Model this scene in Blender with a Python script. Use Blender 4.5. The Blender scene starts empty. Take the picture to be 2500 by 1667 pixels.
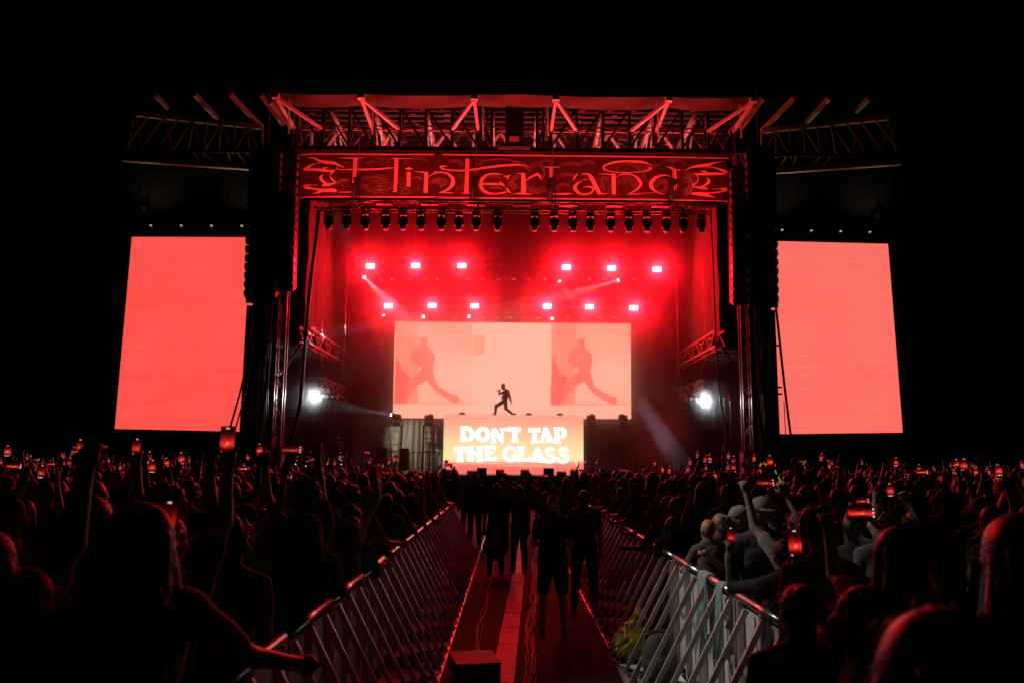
import bpy, bmesh, math, random
import numpy as np
from mathutils import Vector, Matrix

SC = bpy.context.scene
COL = SC.collection
rnd = random.Random(7)

# ------------------------------------------------------------------ camera
F_PX, CX, CY = 1950.0, 1250.0, 833.5
CAM_H, PITCH, ROLL = 2.2, math.atan(285 / 1950.0), math.radians(0.5)
cam_d = bpy.data.cameras.new("camera")
cam_d.sensor_width = 36.0
cam_d.lens = 36.0 * F_PX / 2500.0
cam_d.clip_start, cam_d.clip_end = 0.05, 2000.0
cam_d.dof.use_dof = True
cam_d.dof.focus_distance = 18.0
cam_d.dof.aperture_fstop = 2.4
cam = bpy.data.objects.new("camera", cam_d)
COL.objects.link(cam)
CAM_R = Matrix.Rotation(math.pi / 2 + PITCH, 3, 'X') @ Matrix.Rotation(ROLL, 3, 'Z')
cam.matrix_world = Matrix.Translation((0, 0, CAM_H)) @ CAM_R.to_4x4()
SC.camera = cam

# ------------------------------------------------------------------ night sky
world = bpy.data.worlds.new("World")
SC.world = world
world.use_nodes = True
wn = world.node_tree
sky = wn.nodes.new("ShaderNodeTexSky")
sky.sky_type = 'NISHITA'
sky.sun_disc = False
sky.sun_elevation = math.radians(-8)
sky.sun_rotation = math.radians(200)
wn.links.new(sky.outputs[0], wn.nodes["Background"].inputs[0])
wn.nodes["Background"].inputs[1].default_value = 0.02

# ------------------------------------------------------------------ exposure
SC.view_settings.view_transform = 'Standard'
SC.view_settings.look = 'None'
SC.view_settings.exposure = 0.0
SC.view_settings.gamma = 1.0
SC.view_settings.use_curve_mapping = False
SC.cycles.max_bounces = 5
SC.cycles.diffuse_bounces = 2
SC.cycles.glossy_bounces = 2
SC.cycles.transmission_bounces = 2
SC.cycles.volume_bounces = 0
SC.cycles.sample_clamp_indirect = 3.0
SC.cycles.use_denoising = True

# light levels (the lamps themselves are built with their fixtures)
E_BLINDER, E_BEAM, E_WORK, E_ADDED_WASH, E_FOLLOW = 1850.0, 17000.0, 16.0, 820.0, 6000.0
HAZE, HAZE_G = 0.052, 0.91
RED = (1.0, 0.003, 0.010)


def U(px, py, y):
    """photo pixel (2500 wide) at world depth y -> world point"""
    d = CAM_R @ Vector(((px - CX) / F_PX, -(py - CY) / F_PX, -1.0))
    return Vector((0, 0, CAM_H)) + d * (y / d.y)


# ------------------------------------------------------------------ helpers
MATS = {}


def mat(name, col, rough=0.6, metal=0.0, var=0.25, scale=8.0, bump=0.0, spec=0.5):
    if name in MATS:
        return MATS[name]
    m = bpy.data.materials.new(name)
    m.use_nodes = True
    nt = m.node_tree
    b = nt.nodes["Principled BSDF"]
    b.inputs["Roughness"].default_value = rough
    b.inputs["Metallic"].default_value = metal
    b.inputs["Specular IOR Level"].default_value = spec
    tc = nt.nodes.new("ShaderNodeTexCoord")
    nz = nt.nodes.new("ShaderNodeTexNoise")
    nz.inputs["Scale"].default_value = scale
    nz.inputs["Detail"].default_value = 5
    nt.links.new(tc.outputs["Object"], nz.inputs["Vector"])
    mx = nt.nodes.new("ShaderNodeMix")
    mx.data_type = 'RGBA'
    mx.inputs[6].default_value = tuple(c * (1 - var) for c in col) + (1,)
    mx.inputs[7].default_value = tuple(min(1, c * (1 + var)) for c in col) + (1,)
    nt.links.new(nz.outputs[0], mx.inputs[0])
    nt.links.new(mx.outputs[2], b.inputs["Base Color"])
    if bump:
        bp = nt.nodes.new("ShaderNodeBump")
        bp.inputs["Strength"].default_value = bump
        bp.inputs["Distance"].default_value = 0.02
        nt.links.new(nz.outputs[0], bp.inputs["Height"])
        nt.links.new(bp.outputs[0], b.inputs["Normal"])
    MATS[name] = m
    return m


def rmat(name, cols, rough=0.8, scale=60.0, bump=0.3, spec=0.3, sheen=0.0):
    """colour picked per object from a ramp (clothes, hair, skin)"""
    if name in MATS:
        return MATS[name]
    m = bpy.data.materials.new(name)
    m.use_nodes = True
    nt = m.node_tree
    b = nt.nodes["Principled BSDF"]
    b.inputs["Roughness"].default_value = rough
    b.inputs["Specular IOR Level"].default_value = spec
    b.inputs["Sheen Weight"].default_value = sheen
    oi = nt.nodes.new("ShaderNodeObjectInfo")
    cr = nt.nodes.new("ShaderNodeValToRGB")
    cr.color_ramp.interpolation = 'CONSTANT'
    el = cr.color_ramp.elements
    while len(el) < len(cols):
        el.new(0.5)
    for i, c in enumerate(cols):
        el[i].position = i / len(cols)
        el[i].color = tuple(c) + (1,)
    nt.links.new(oi.outputs["Random"], cr.inputs[0])
    tc = nt.nodes.new("ShaderNodeTexCoord")
    nz = nt.nodes.new("ShaderNodeTexNoise")
    nz.inputs["Scale"].default_value = scale
    nz.inputs["Detail"].default_value = 4
    nt.links.new(tc.outputs["Object"], nz.inputs["Vector"])
    mx = nt.nodes.new("ShaderNodeMix")
    mx.data_type = 'RGBA'
    mx.blend_type = 'MULTIPLY'
    mx.inputs[0].default_value = 0.5
    nt.links.new(cr.outputs[0], mx.inputs[6])
    nt.links.new(nz.outputs[0], mx.inputs[7])
    nt.links.new(mx.outputs[2], b.inputs["Base Color"])
    bp = nt.nodes.new("ShaderNodeBump")
    bp.inputs["Strength"].default_value = bump
    bp.inputs["Distance"].default_value = 0.01
    nt.links.new(nz.outputs[0], bp.inputs["Height"])
    nt.links.new(bp.outputs[0], b.inputs["Normal"])
    MATS[name] = m
    return m


def emat(name, col, strength=1.0, sample=True):
    if name in MATS:
        return MATS[name]
    m = bpy.data.materials.new(name)
    m.use_nodes = True
    nt = m.node_tree
    nt.nodes.remove(nt.nodes["Principled BSDF"])
    e = nt.nodes.new("ShaderNodeEmission")
    e.inputs[0].default_value = tuple(col) + (1,)
    e.inputs[1].default_value = strength
    nt.links.new(e.outputs[0], nt.nodes["Material Output"].inputs[0])
    if not sample:
        m.cycles.emission_sampling = 'NONE'
    MATS[name] = m
    return m


def tag(o, label=None, cat=None, group=None, kind=None):
    if label: o["label"] = label
    if cat: o["category"] = cat
    if group: o["group"] = group
    if kind: o["kind"] = kind
    return o


def empty(name, loc, label=None, cat=None, group=None):
    o = bpy.data.objects.new(name, None)
    COL.objects.link(o)
    o.location = loc
    o.empty_display_size = 0.2
    return tag(o, label, cat, group)


def link(name, me, parent=None, loc=None):
    o = bpy.data.objects.new(name, me)
    COL.objects.link(o)
    if parent is not None:
        o.parent = parent
    if loc is not None:
        o.location = loc
    return o


def copy_tree(o, parent=None):
    c = o.copy()
    COL.objects.link(c)
    if parent is not None:
        c.parent = parent
    for ch in o.children:
        copy_tree(ch, c)
    return c


class MB:
    """collects simple solids in world space, builds one mesh object"""

    def __init__(s):
        s.v, s.f = [], []

    def add(s, vs, fs):
        n = len(s.v)
        s.v += [tuple(p) for p in vs]
        s.f += [tuple(i + n for i in f) for f in fs]
        return s

    def box(s, c, size, R=None):
        c = Vector(c)
        hx, hy, hz = (k / 2 for k in size)
        vs = []
        for z in (-hz, hz):
            for x, y in ((-hx, -hy), (hx, -hy), (hx, hy), (-hx, hy)):
                p = Vector((x, y, z))
                if R is not None:
                    p = R @ p
                vs.append(c + p)
        return s.add(vs, [(0, 3, 2, 1), (4, 5, 6, 7), (0, 1, 5, 4), (1, 2, 6, 5), (2, 3, 7, 6), (3, 0, 4, 7)])

    def tube(s, pts, r, n=6, cap=True):
        pts = [Vector(p) for p in pts]
        rs = r if isinstance(r, (list, tuple)) else [r] * len(pts)
        rings = []
        t0 = (pts[1] - pts[0]).normalized()
        up = Vector((0, 0, 1)) if abs(t0.z) < 0.9 else Vector((1, 0, 0))
        a = t0.cross(up).normalized()
        vs, fs = [], []
        for i, p in enumerate(pts):
            t = (pts[min(i + 1, len(pts) - 1)] - pts[max(i - 1, 0)]).normalized()
            a = (a - t * a.dot(t)).normalized()
            b = t.cross(a)
            for k in range(n):
                w = 2 * math.pi * k / n
                vs.append(p + (a * math.cos(w) + b * math.sin(w)) * rs[i])
        for i in range(len(pts) - 1):
            for k in range(n):
                k2 = (k + 1) % n
                fs.append((i * n + k, i * n + k2, (i + 1) * n + k2, (i + 1) * n + k))
        if cap:
            fs.append(tuple(reversed(range(n))))
            fs.append(tuple(range((len(pts) - 1) * n, len(pts) * n)))
        return s.add(vs, fs)

    def bar(s, p0, p1, w, h=None):
        h = h or w
        p0, p1 = Vector(p0), Vector(p1)
        return s.add(*barverts(p0, p1, w, h))

    def lathe(s, prof, n=12, M=None):
        vs, fs = [], []
        for r, z in prof:
            for k in range(n):
                w = 2 * math.pi * k / n
                p = Vector((r * math.cos(w), r * math.sin(w), z))
                vs.append(M @ p if M is not None else p)
        for i in range(len(prof) - 1):
            for k in range(n):
                k2 = (k + 1) % n
                fs.append((i * n + k, i * n + k2, (i + 1) * n + k2, (i + 1) * n + k))
        fs.append(tuple(reversed(range(n))))
        fs.append(tuple(range((len(prof) - 1) * n, len(prof) * n)))
        return s.add(vs, fs)

    def prism(s, poly, d):
        """polygon of 3-D points extruded by vector d"""
        n = len(poly)
        d = Vector(d)
        vs = [Vector(p) for p in poly] + [Vector(p) + d for p in poly]
        fs = [tuple(range(n)), tuple(reversed(range(n, 2 * n)))]
        fs += [(i, i + n, (i + 1) % n + n, (i + 1) % n) for i in range(n)]
        return s.add(vs, fs)

    def mesh(s, name, m, origin=(0, 0, 0), smooth=False):
        ox, oy, oz = origin
        me = bpy.data.meshes.new(name)
        me.from_pydata([(x - ox, y - oy, z - oz) for x, y, z in s.v], [], s.f)
        bm = bmesh.new()
        bm.from_mesh(me)
        bmesh.ops.recalc_face_normals(bm, faces=bm.faces)
        bm.to_mesh(me)
        bm.free()
        me.materials.append(m)
        if smooth:
            me.shade_smooth()
        return me

    def build(s, name, m, parent=None, smooth=False, **kw):
        org = tuple(parent.location) if parent is not None and parent.parent is None else (0, 0, 0)
        if parent is not None and parent.parent is not None:
            org = tuple(parent.parent.location + parent.location)
        o = link(name, s.mesh(name, m, org, smooth), parent)
        return tag(o, **kw)


def barverts(p0, p1, w, h):
    t = (p1 - p0).normalized()
    up = Vector((0, 0, 1)) if abs(t.z) < 0.95 else Vector((0, 1, 0))
    a = t.cross(up).normalized()
    b = a.cross(t).normalized()
    vs = []
    for p in (p0, p1):
        for i, j in ((-1, -1), (1, -1), (1, 1), (-1, 1)):
            vs.append(p + a * (i * w / 2) + b * (j * h / 2))
    return vs, [(0, 3, 2, 1), (4, 5, 6, 7), (0, 1, 5, 4), (1, 2, 6, 5), (2, 3, 7, 6), (3, 0, 4, 7)]


_unit = {}


def barobj(name, p0, p1, w, h, m, parent):
    """one bar as an object of its own; all bars of a material share one mesh"""
    if m.name not in _unit:
        me = MB().box((0, 0, 0), (1, 1, 1)).mesh("bar_" + m.name, m)
        _unit[m.name] = me
    p0, p1 = Vector(p0), Vector(p1)
    t = (p1 - p0)
    L = t.length
    t.normalize()
    up = Vector((0, 0, 1)) if abs(t.z) < 0.95 else Vector((0, 1, 0))
    a = t.cross(up).normalized()
    b = a.cross(t).normalized()
    M = Matrix(((a.x, t.x, b.x), (a.y, t.y, b.y), (a.z, t.z, b.z)))
    o = link(name, _unit[m.name], parent)
    c = (p0 + p1) / 2 - (parent.location if parent is not None else Vector())
    o.matrix_local = Matrix.Translation(c) @ M.to_4x4() @ Matrix.Diagonal((w, L, h, 1))
    return o


def catmull(P, n=6):
    """P: list of tuples; returns a smooth polyline through them"""
    P = [np.array(p, float) for p in P]
    if len(P) < 3:
        return P
    out = []
    for i in range(len(P) - 1):
        p0, p1, p2, p3 = P[max(i - 1, 0)], P[i], P[i + 1], P[min(i + 2, len(P) - 1)]
        for k in range(n):
            t = k / n
            out.append(0.5 * ((2 * p1) + (p2 - p0) * t + (2 * p0 - 5 * p1 + 4 * p2 - p3) * t * t + (3 * p1 - p0 - 3 * p2 + p3) * t ** 3))
    out.append(P[-1])
    return out


ORD = ["first", "second", "third", "fourth", "fifth", "sixth", "seventh", "eighth", "ninth", "tenth", "eleventh", "twelfth",
       "thirteenth", "fourteenth", "fifteenth", "sixteenth", "seventeenth", "eighteenth", "nineteenth", "twentieth",
       "twenty-first", "twenty-second", "twenty-third", "twenty-fourth", "twenty-fifth"]

M_BLACK = mat("black_painted_steel", (0.012, 0.012, 0.013), 0.45, 0.3)
M_ALU = mat("aluminium_truss", (0.42, 0.42, 0.43), 0.35, 0.6)
M_WHITE = mat("pale_painted_steel", (0.62, 0.58, 0.55), 0.5, 0.0, 0.15)
M_GREY = mat("galvanised_steel", (0.3, 0.29, 0.28), 0.4, 0.7)
M_RUBBER = mat("black_rubber", (0.015, 0.015, 0.016), 0.7)
M_CAB = mat("black_cabinet_paint", (0.01, 0.01, 0.01), 0.55, 0, 0.3, 30, 0.2)
M_GRILL = mat("speaker_grille", (0.015, 0.015, 0.016), 0.4, 0.4, 0.4, 90)
M_CLOTHBK = mat("black_stage_cloth", (0.02, 0.018, 0.018), 0.95, 0, 0.3, 4, 0.3, 0.1)
M_LENS = mat("lamp_lens_glass", (0.05, 0.05, 0.06), 0.05, 0.0, 0.1)

# ================================================================== GROUND, AISLE
FIELD_Z = 0.12
xs = [-400, -40, -12, -1.75, -1.55, -0.74, 1.34, 2.0, 2.2, 12, 40, 400]
zs = [FIELD_Z] * 4 + [0, 0, 0, 0] + [FIELD_Z] * 4
ys = [-200, -20, 0, 2, 4, 6, 8, 10, 12, 14, 18, 24, 30, 36, 60, 700]
me = bpy.data.meshes.new("ground")
gv = [(x, y, z) for y in ys for x, z in zip(xs, zs)]
nx = len(xs)
me.from_pydata(gv, [], [(j * nx + i, j * nx + i + 1, (j + 1) * nx + i + 1, (j + 1) * nx + i) for j in range(len(ys) - 1) for i in range(nx - 1)])
me.materials.append(mat("trampled_grass_and_dirt", (0.045, 0.04, 0.025), 0.9, 0, 0.6, 14, 0.8, 0.2))
tag(link("ground", me), kind="structure")

aisle = empty("aisle", (0.3, 2, 0))
aisle["kind"] = "structure"
mm = mat("black_floor_mat", (0.008, 0.007, 0.007), 0.85, 0, 0.7, 5, 0.9, 0.12)
y = 1.0
k = 0
while y < 32:
    MB().box((0.3, y + 0.6, 0.012), (2.0, 1.19, 0.016)).build("floor_mat", mm, aisle)
    y += 1.2
    k += 1
# raised beaded edging along both mat edges
em = mat("mat_edge_trim", (0.45, 0.4, 0.38), 0.3, 0.3)
for x in (-0.70, 1.30):
    b = MB()
    y = 5.0
    while y < 30:
        L = rnd.uniform(0.08, 0.34)
        b.box((x + rnd.uniform(-.008, .008), y + L / 2, 0.024 + rnd.uniform(0, .012)), (0.035, L, 0.022), Matrix.Rotation(rnd.uniform(-.05, .05), 3, 'Z'))
        y += L + rnd.uniform(0.01, 0.06)
    tag(b.build("edge_trim", em, aisle), kind="stuff")

# cable ramp running down the aisle, segment by segment
ramp = empty("cable_ramp", (0, 8, 0.02), "long flat cable ramp running down the middle of the aisle", "cable ramp")
rm = mat("scuffed_plank", (0.028, 0.02, 0.016), 0.5, 0, 0.9, 16, 1.0, .3)
for i in range(26):
    y0 = 4.0 + i * 0.95
    f = (y0 - 8) / 8
    x0 = -0.07 + 0.25 * f
    ang = math.atan2(0.25, 8)
    MB().box((x0 + 0.015, y0 + 0.47, 0.045 + rnd.uniform(-.003, .003)), (0.23, 0.93, 0.045), Matrix.Rotation(-ang + rnd.uniform(-.01, .01), 3, 'Z')).build("plank", rm, ramp)
# loose cables beside it
cm = mat("cable_jacket", (0.02, 0.018, 0.018), 0.5, 0, .4, 20, 0, .3)
CAB = [("thick cable bundle snaking along right side of the cable ramp", 0.19, 0.46, 9, 0.05),
       ("thin cable pair lying left of the cable ramp", -0.37, -0.34, 3, 0.03)]
for lab, xa, xb, n, spr in CAB:
    b = MB()
    for i in range(n):
        ph, ph2 = rnd.uniform(0, 6), rnd.uniform(0, 6)
        pts = []
        for j in range(90):
            y = 5 + j * 0.26
            xx = xa + (xb - xa) * (y - 8.3) / 7 + spr * math.sin(y * 1.9 + ph) + 0.4 * spr * math.sin(y * 4.7 + ph2) + 0.02 * math.sin(y)
            pts.append((xx, y, 0.035 + 0.012 * (i % 3) + 0.008 * math.sin(y * 6 + ph)))
        b.tube(pts, 0.007, 5)
    b.build("cable_bundle", cm, None, True, label=lab, cat="cable", group="cables in the aisle")

# ================================================================== BARRIERS
M_RAIL = mat("bare_aluminium_rail", (0.62, 0.62, 0.64), 0.22, 0.9, 0.1, 20)
M_STRUT = mat("barrier_aluminium", (0.42, 0.42, 0.42), 0.4, 0.5, 0.25, 20)
m = mat("perforated_panel", (0.7, 0.68, 0.62), 0.5, 0.3, 0.2, 12)
nt = m.node_tree
vo = nt.nodes.new("ShaderNodeTexVoronoi"); vo.inputs["Scale"].default_value = 70; vo.inputs["Randomness"].default_value = 0.1
cr = nt.nodes.new("ShaderNodeValToRGB"); cr.color_ramp.elements[0].position = .28; cr.color_ramp.elements[0].color = (.25, .25, .25, 1); cr.color_ramp.elements[1].position = .36
nt.links.new(nt.nodes["Texture Coordinate"].outputs["Object"], vo.inputs["Vector"]); nt.links.new(vo.outputs["Distance"], cr.inputs[0])
mu = nt.nodes.new("ShaderNodeMix"); mu.data_type = 'RGBA'; mu.blend_type = 'MULTIPLY'; mu.inputs[0].default_value = 1
nt.links.new(nt.nodes["Mix"].outputs[2], mu.inputs[6]); nt.links.new(cr.outputs[0], mu.inputs[7]); nt.links.new(mu.outputs[2], nt.nodes["Principled BSDF"].inputs["Base Color"])
M_PERF = m
M_SIGNW = mat("white_plate", (0.88, 0.86, 0.84), 0.4, 0, 0.08)
M_SIGNR = mat("red_stripe", (0.5, 0.02, 0.02), 0.4, 0, 0.1)


def make_barrier():
    r = empty("crowd_barrier", (0, 0, 0))
    L = 1.2
    b = MB().tube([(0, -L / 2 + .02, 1.17), (0, L / 2 - .02, 1.17)], 0.032, 12)
    rail = b.build("top_rail", M_RAIL, r, True)
    MB().box((0.03, 0, 0.36), (0.012, L - .06, 0.5)).build("lower_panel", M_PERF, r)
    MB().box((0.03, 0, 0.88), (0.012, L - .06, 0.42)).build("upper_panel", M_PERF, r)
    MB().box((0.022, 0, 0.64), (0.045, L - .04, 0.06)).build("mid_rail", M_STRUT, r)
    for yy in (-.56, 0, .56):
        MB().box((-0.005, yy, 0.6), (0.045, 0.045, 1.08)).build("post", M_STRUT, r)
    for yy in (-.5, -.1, .3):
        MB().bar((-0.03, yy, 1.12), (-0.6, yy, 0.05), 0.03, 0.04).build("strut", M_STRUT, r)
    MB().box((-0.3, -.5, 0.035), (0.62, 0.06, 0.05)).box((-0.3, .3, 0.035), (0.62, 0.06, 0.05)).box((-.6, 0, .036), (.05, L - .05, .05)).build("foot_frame", M_STRUT, r)
    MB().box((0.48, 0, 0.145), (0.9, L - .03, 0.03)).build("tread_plate", M_STRUT, r)
    w = MB().prism([(-0.05, .5, 0.07), (-0.62, .5, 0.09), (-0.05, -.08, 0.07)], (0, 0, .012)).build("corner_plate", M_SIGNW, r)
    MB().box((-.2, .40, .095), (.34, .05, .004)).build("stripe", M_SIGNR, w)
    MB().tube([(0, L / 2 - .03, .96), (0, L / 2 + .05, .96)], .026, 8).build("coupling_pin", M_RAIL, r)
    return r


bar0 = make_barrier()
first = True
for side in (1, -1):
    for i in range(12):
        yy = 4.55 + 1.21 * i + (0 if side > 0 else -0.35)
        o = bar0 if first else copy_tree(bar0)
        first = False
        o.location = ((1.76 if side > 0 else -1.30), yy, 0)
        o.scale = (side, 1, 1)
        nm = "right" if side > 0 else "left"
        if i < 25:
            tag(o, "%s crowd barrier section from the camera in the line %s of the aisle" % (ORD[i], nm), "barrier", "barrier line %s of the aisle" % nm)
        else:
            tag(o, "distant crowd barrier section toward the stage, %s of the aisle" % nm, "barrier", "barrier line %s of the aisle" % nm)

# ================================================================== STAGE DECK
Y0 = 36.0
DZ = U(1250, 1159, 36.4).z
deckm = mat("stage_deck_ply", (0.05, 0.045, 0.045), 0.5, 0, 0.4, 3)
stage = empty("stage", (0, 41, 0), "black festival stage deck with dark skirt and lit front edge", "stage")
for i in range(11):
    for j in range(4):
        MB().box((-13.2 + 2.4 * i + 1.2, 36.4 + 2.9 * j + 1.45, DZ - 0.06), (2.38, 2.88, 0.12)).build("deck_panel", deckm, stage)
b = MB()
for i in range(120):
    x0 = -13.2 + 26.4 * i / 120
    b.box((x0 + .11, 36.47 + 0.03 * (i % 2), (DZ - .125) / 2), (0.215, 0.05, DZ - 0.125))
b.build("skirt", M_CLOTHBK, stage)
MB().box((0, 36.36, DZ - 0.05), (26.4, 0.05, 0.07)).build("front_edge", M_ALU, stage)

# back wall and upper side walls
HTOP = U(1250, 258, Y0).z
redscrim = mat("red_lit_scrim_mesh", (0.12, 0.10, 0.10), 0.85, 0, 0.35, 2.2, 0.4, 0.15)
WX = 9.75
LOWZ = U(730, 800, 37).z
for s, nm in ((-1, "left"), (1, "right")):
    w = empty("side_wall", (s * WX, 41.5, LOWZ), "tall red lit scrim wall hanging at %s side of the stage opening" % nm, "scrim wall", "stage scrim walls")
    # scrim made of hanging strips with slight wrinkles
    for i in range(5):
        ya, yb = 37.0 + i * 1.9, 37.0 + i * 1.9 + 1.87
        vs, fs = [], []
        ny, nz = 8, 14
        for a in range(ny + 1):
            for c in range(nz + 1):
                yy = ya + (yb - ya) * a / ny
                zz = LOWZ + (HTOP - 2.6 - LOWZ) * c / nz
                vs.append((s * (WX + 0.03 * math.sin(zz * 2.3 + yy * 5) + 0.02 * math.sin(yy * 11 + zz)), yy, zz))
        for a in range(ny):
            for c in range(nz):
                q = a * (nz + 1) + c
                fs.append((q, q + 1, q + nz + 2, q + nz + 1))
        MB().add(vs, fs).build("scrim_strip", redscrim, w, True)
bw = empty("back_wall", (0, 46.8, DZ), "dark back wall cloth behind the stage lights and screen", "backdrop")
bwm = mat("dark_backdrop_cloth", (0.022, 0.02, 0.02), 0.9, 0, 0.4, 1.5, 0.3, 0.15)
for i in range(14):
    xa = -14 + 2.0 * i
    vs, fs = [], []
    for a in range(13):
        for c in range(2):
            xx = xa + 1.99 * a / 12
            vs.append((xx, 46.9 + 0.05 * math.sin(a * 1.7 + i), DZ if c == 0 else HTOP - .4))
    for a in range(12):
        fs.append((2 * a, 2 * a + 2, 2 * a + 3, 2 * a + 1))
    MB().add(vs, fs).build("cloth_panel", bwm, bw, True)

# lower side trusses, wing roofs
M_REDT = mat("red_painted_truss", (0.5, 0.2, 0.18), 0.45, 0.3)  # red stage light put into the truss colour


def box_truss(root, p0, p1, w, h, bays, m, r=0.03, lace=0.018, joined=False):
    """four chords and zig-zag lacing between p0 and p1 (chords, braces as own parts)"""
    p0, p1 = Vector(p0), Vector(p1)
    t = (p1 - p0).normalized()
    up = Vector((0, 0, 1)) if abs(t.z) < .9 else Vector((0, 1, 0))
    a = t.cross(up).normalized()
    b = a.cross(t).normalized()
    cor = [a * (i * w / 2) + b * (j * h / 2) for i, j in ((-1, -1), (1, -1), (1, 1), (-1, 1))]
    if joined:
        mb = MB()
        for c in cor:
            mb.bar(p0 + c, p1 + c, r * 2)
        mb.build("chord_set", m, root)
        mb = MB()
    else:
        for c in cor:
            barobj("chord", p0 + c, p1 + c, r * 2, r * 2, m, root)
    for k in range(bays):
        q0 = p0 + (p1 - p0) * (k / bays)
        q1 = p0 + (p1 - p0) * ((k + 1) / bays)
        for f in range(4):
            c0, c1 = cor[f], cor[(f + 1) % 4]
            if k % 2:
                c0, c1 = c1, c0
            if joined:
                mb.bar(q0 + c0, q1 + c1, lace * 2)
            else:
                barobj("brace", q0 + c0, q1 + c1, lace * 2, lace * 2, m, root)
    if joined:
        mb.build("lacing", m, root)


for s, nm in ((-1, "left"), (1, "right")):
    t = empty("side_truss", (s * 9.7, 37, LOWZ - .7), "red lit truss along the bottom of the %s scrim wall" % nm, "truss", "side stage trusses")
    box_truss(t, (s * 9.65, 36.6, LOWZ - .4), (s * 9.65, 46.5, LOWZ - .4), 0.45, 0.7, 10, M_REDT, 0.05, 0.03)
    # wing roof outboard, with joists seen from below
    wr = empty("wing_roof", (s * 12, 41.5, LOWZ - 1.0), "low wing roof with pale joists beside the %s of the stage" % nm, "roof", "side wing roofs")
    MB().box((s * 10.85, 42.0, LOWZ - .72), (1.9, 9, .06)).build("roof_panel", mat("wing_roof_ply", (0.18, 0.17, 0.15), 0.7), wr)
    for j in range(9):
        yy = 37.0 + 1.12 * j
        barobj("joist", (s * 9.95, yy + .4, LOWZ - .82), (s * 11.8, yy + .4, LOWZ - .82), .16, .12, mat("pale_joist", (0.42, 0.38, 0.3), .6), wr)
    barobj("knee_brace", (s * 9.75, 36.75, LOWZ - .75), (s * 10.6, 36.5, LOWZ - 2.2), .12, .12, M_ALU, wr)
    MB().box((s * 11.85, 42, (LOWZ + DZ) / 2 - .4), (.06, 9, LOWZ - DZ - .8)).build("wing_wall", M_CLOTHBK, wr)

# ================================================================== TOWERS
for s, px, nm in ((-1, 690, "left"), (1, 1817, "right")):
    X = U(px, 800, 35.9).x
    t = empty("tower", (X, 35.9, 0), "tall lattice tower holding up the stage roof on the %s" % nm, "tower", "stage roof towers")
    Mt = mat("tower_steel", (0.3, 0.26, 0.2), 0.45, 0.4)
    for a, c in ((-1, -1), (1, -1), (1, 1), (-1, 1)):
        barobj("leg", (X + a * .19, 35.9 + c * .19, 0.02), (X + a * .19, 35.9 + c * .19, HTOP - 2.4), .07, .07, Mt, t)
    nb = 26
    hz = (HTOP - 2.5) / nb
    for k in range(nb):
        z0, z1 = .05 + k * hz, .05 + (k + 1) * hz
        e = 1 if k % 2 else -1
        for c in (-1, 1):
            barobj("brace", (X - e * .19, 35.9 + c * .2, z0), (X + e * .19, 35.9 + c * .2, z1), .035, .035, Mt, t)
        barobj("rung", (X - .19, 35.68, z1), (X + .19, 35.68, z1), .04, .04, Mt, t)
        barobj("brace", (X + s * .2, 35.9 - e * .19, z0), (X + s * .2, 35.9 + e * .19, z1), .035, .035, Mt, t)
    MB().box((X, 35.9, 1.3), (.62, .62, 2.5)).build("base_sleeve", Mt, t)
    # platform brackets and cable looms strapped to it
    for zz in (LOWZ - .8, LOWZ - 2.7, LOWZ - 3.0):
        barobj("bracket", (X + s * .2, 35.8, zz), (X + s * 1.6, 35.9, zz), .08, .08, M_BLACK, t)
    mb = MB()
    for k in range(6):
        mb.tube([(X + s * (.45 + .06 * k) + .03 * math.sin(z * 2 + k), 35.7 + .03 * k, z) for z in [1.5 + .5 * j for j in range(22)]], .035, 5)
    mb.build("cable_loom", cm, t, True)

# ================================================================== ROOF
ZB = U(1250, 369, Y0).z      # bottom chord of the black front truss
ZT = U(1250, 256, Y0).z      # top chord
ft = empty("front_roof_truss", (0, Y0, ZB), "wide black roof truss across the top of the stage opening", "truss")
XL, XR = U(700, 300, Y0).x, U(1800, 300, Y0).x
barobj("bottom_chord", (XL, Y0, ZB), (XR, Y0, ZB), .3, .24, M_BLACK, ft)
barobj("top_chord", (XL, Y0, ZT), (XR, Y0, ZT), .3, .26, M_BLACK, ft)
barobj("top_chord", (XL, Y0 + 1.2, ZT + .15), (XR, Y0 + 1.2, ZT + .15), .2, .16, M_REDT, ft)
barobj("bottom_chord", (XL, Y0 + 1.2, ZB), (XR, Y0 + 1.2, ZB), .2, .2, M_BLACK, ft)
POSTS = [725, 789, 853, 911, 976, 1040, 1104, 1168, 1201, 1311, 1345, 1408, 1472, 1537, 1600, 1665, 1728, 1790]
PX = [U(p, 312, Y0).x for p in POSTS]
for i, x in enumerate(PX):
    barobj("post", (x, Y0, ZB + .12), (x, Y0, ZT - .13), .13, .13, M_BLACK, ft)
    if i + 1 < len(PX) and PX[i + 1] - x < 1.4:
        xa, xb = (x, PX[i + 1]) if x < 0 else (PX[i + 1], x)
        barobj("diagonal", (xa, Y0 + .02, ZT - .15), (xb, Y0 + .02, ZB + .15), .1, .1, M_BLACK, ft)
    if i % 2 == 0:
        barobj("tie", (x, Y0 + .1, ZB + .05), (x, Y0 + 1.15, ZT + .05), .07, .07, M_BLACK, ft)
        barobj("tie", (x, Y0 + .1, ZT), (x, Y0 + 1.15, ZB), .06, .06, M_REDT, ft)
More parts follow.
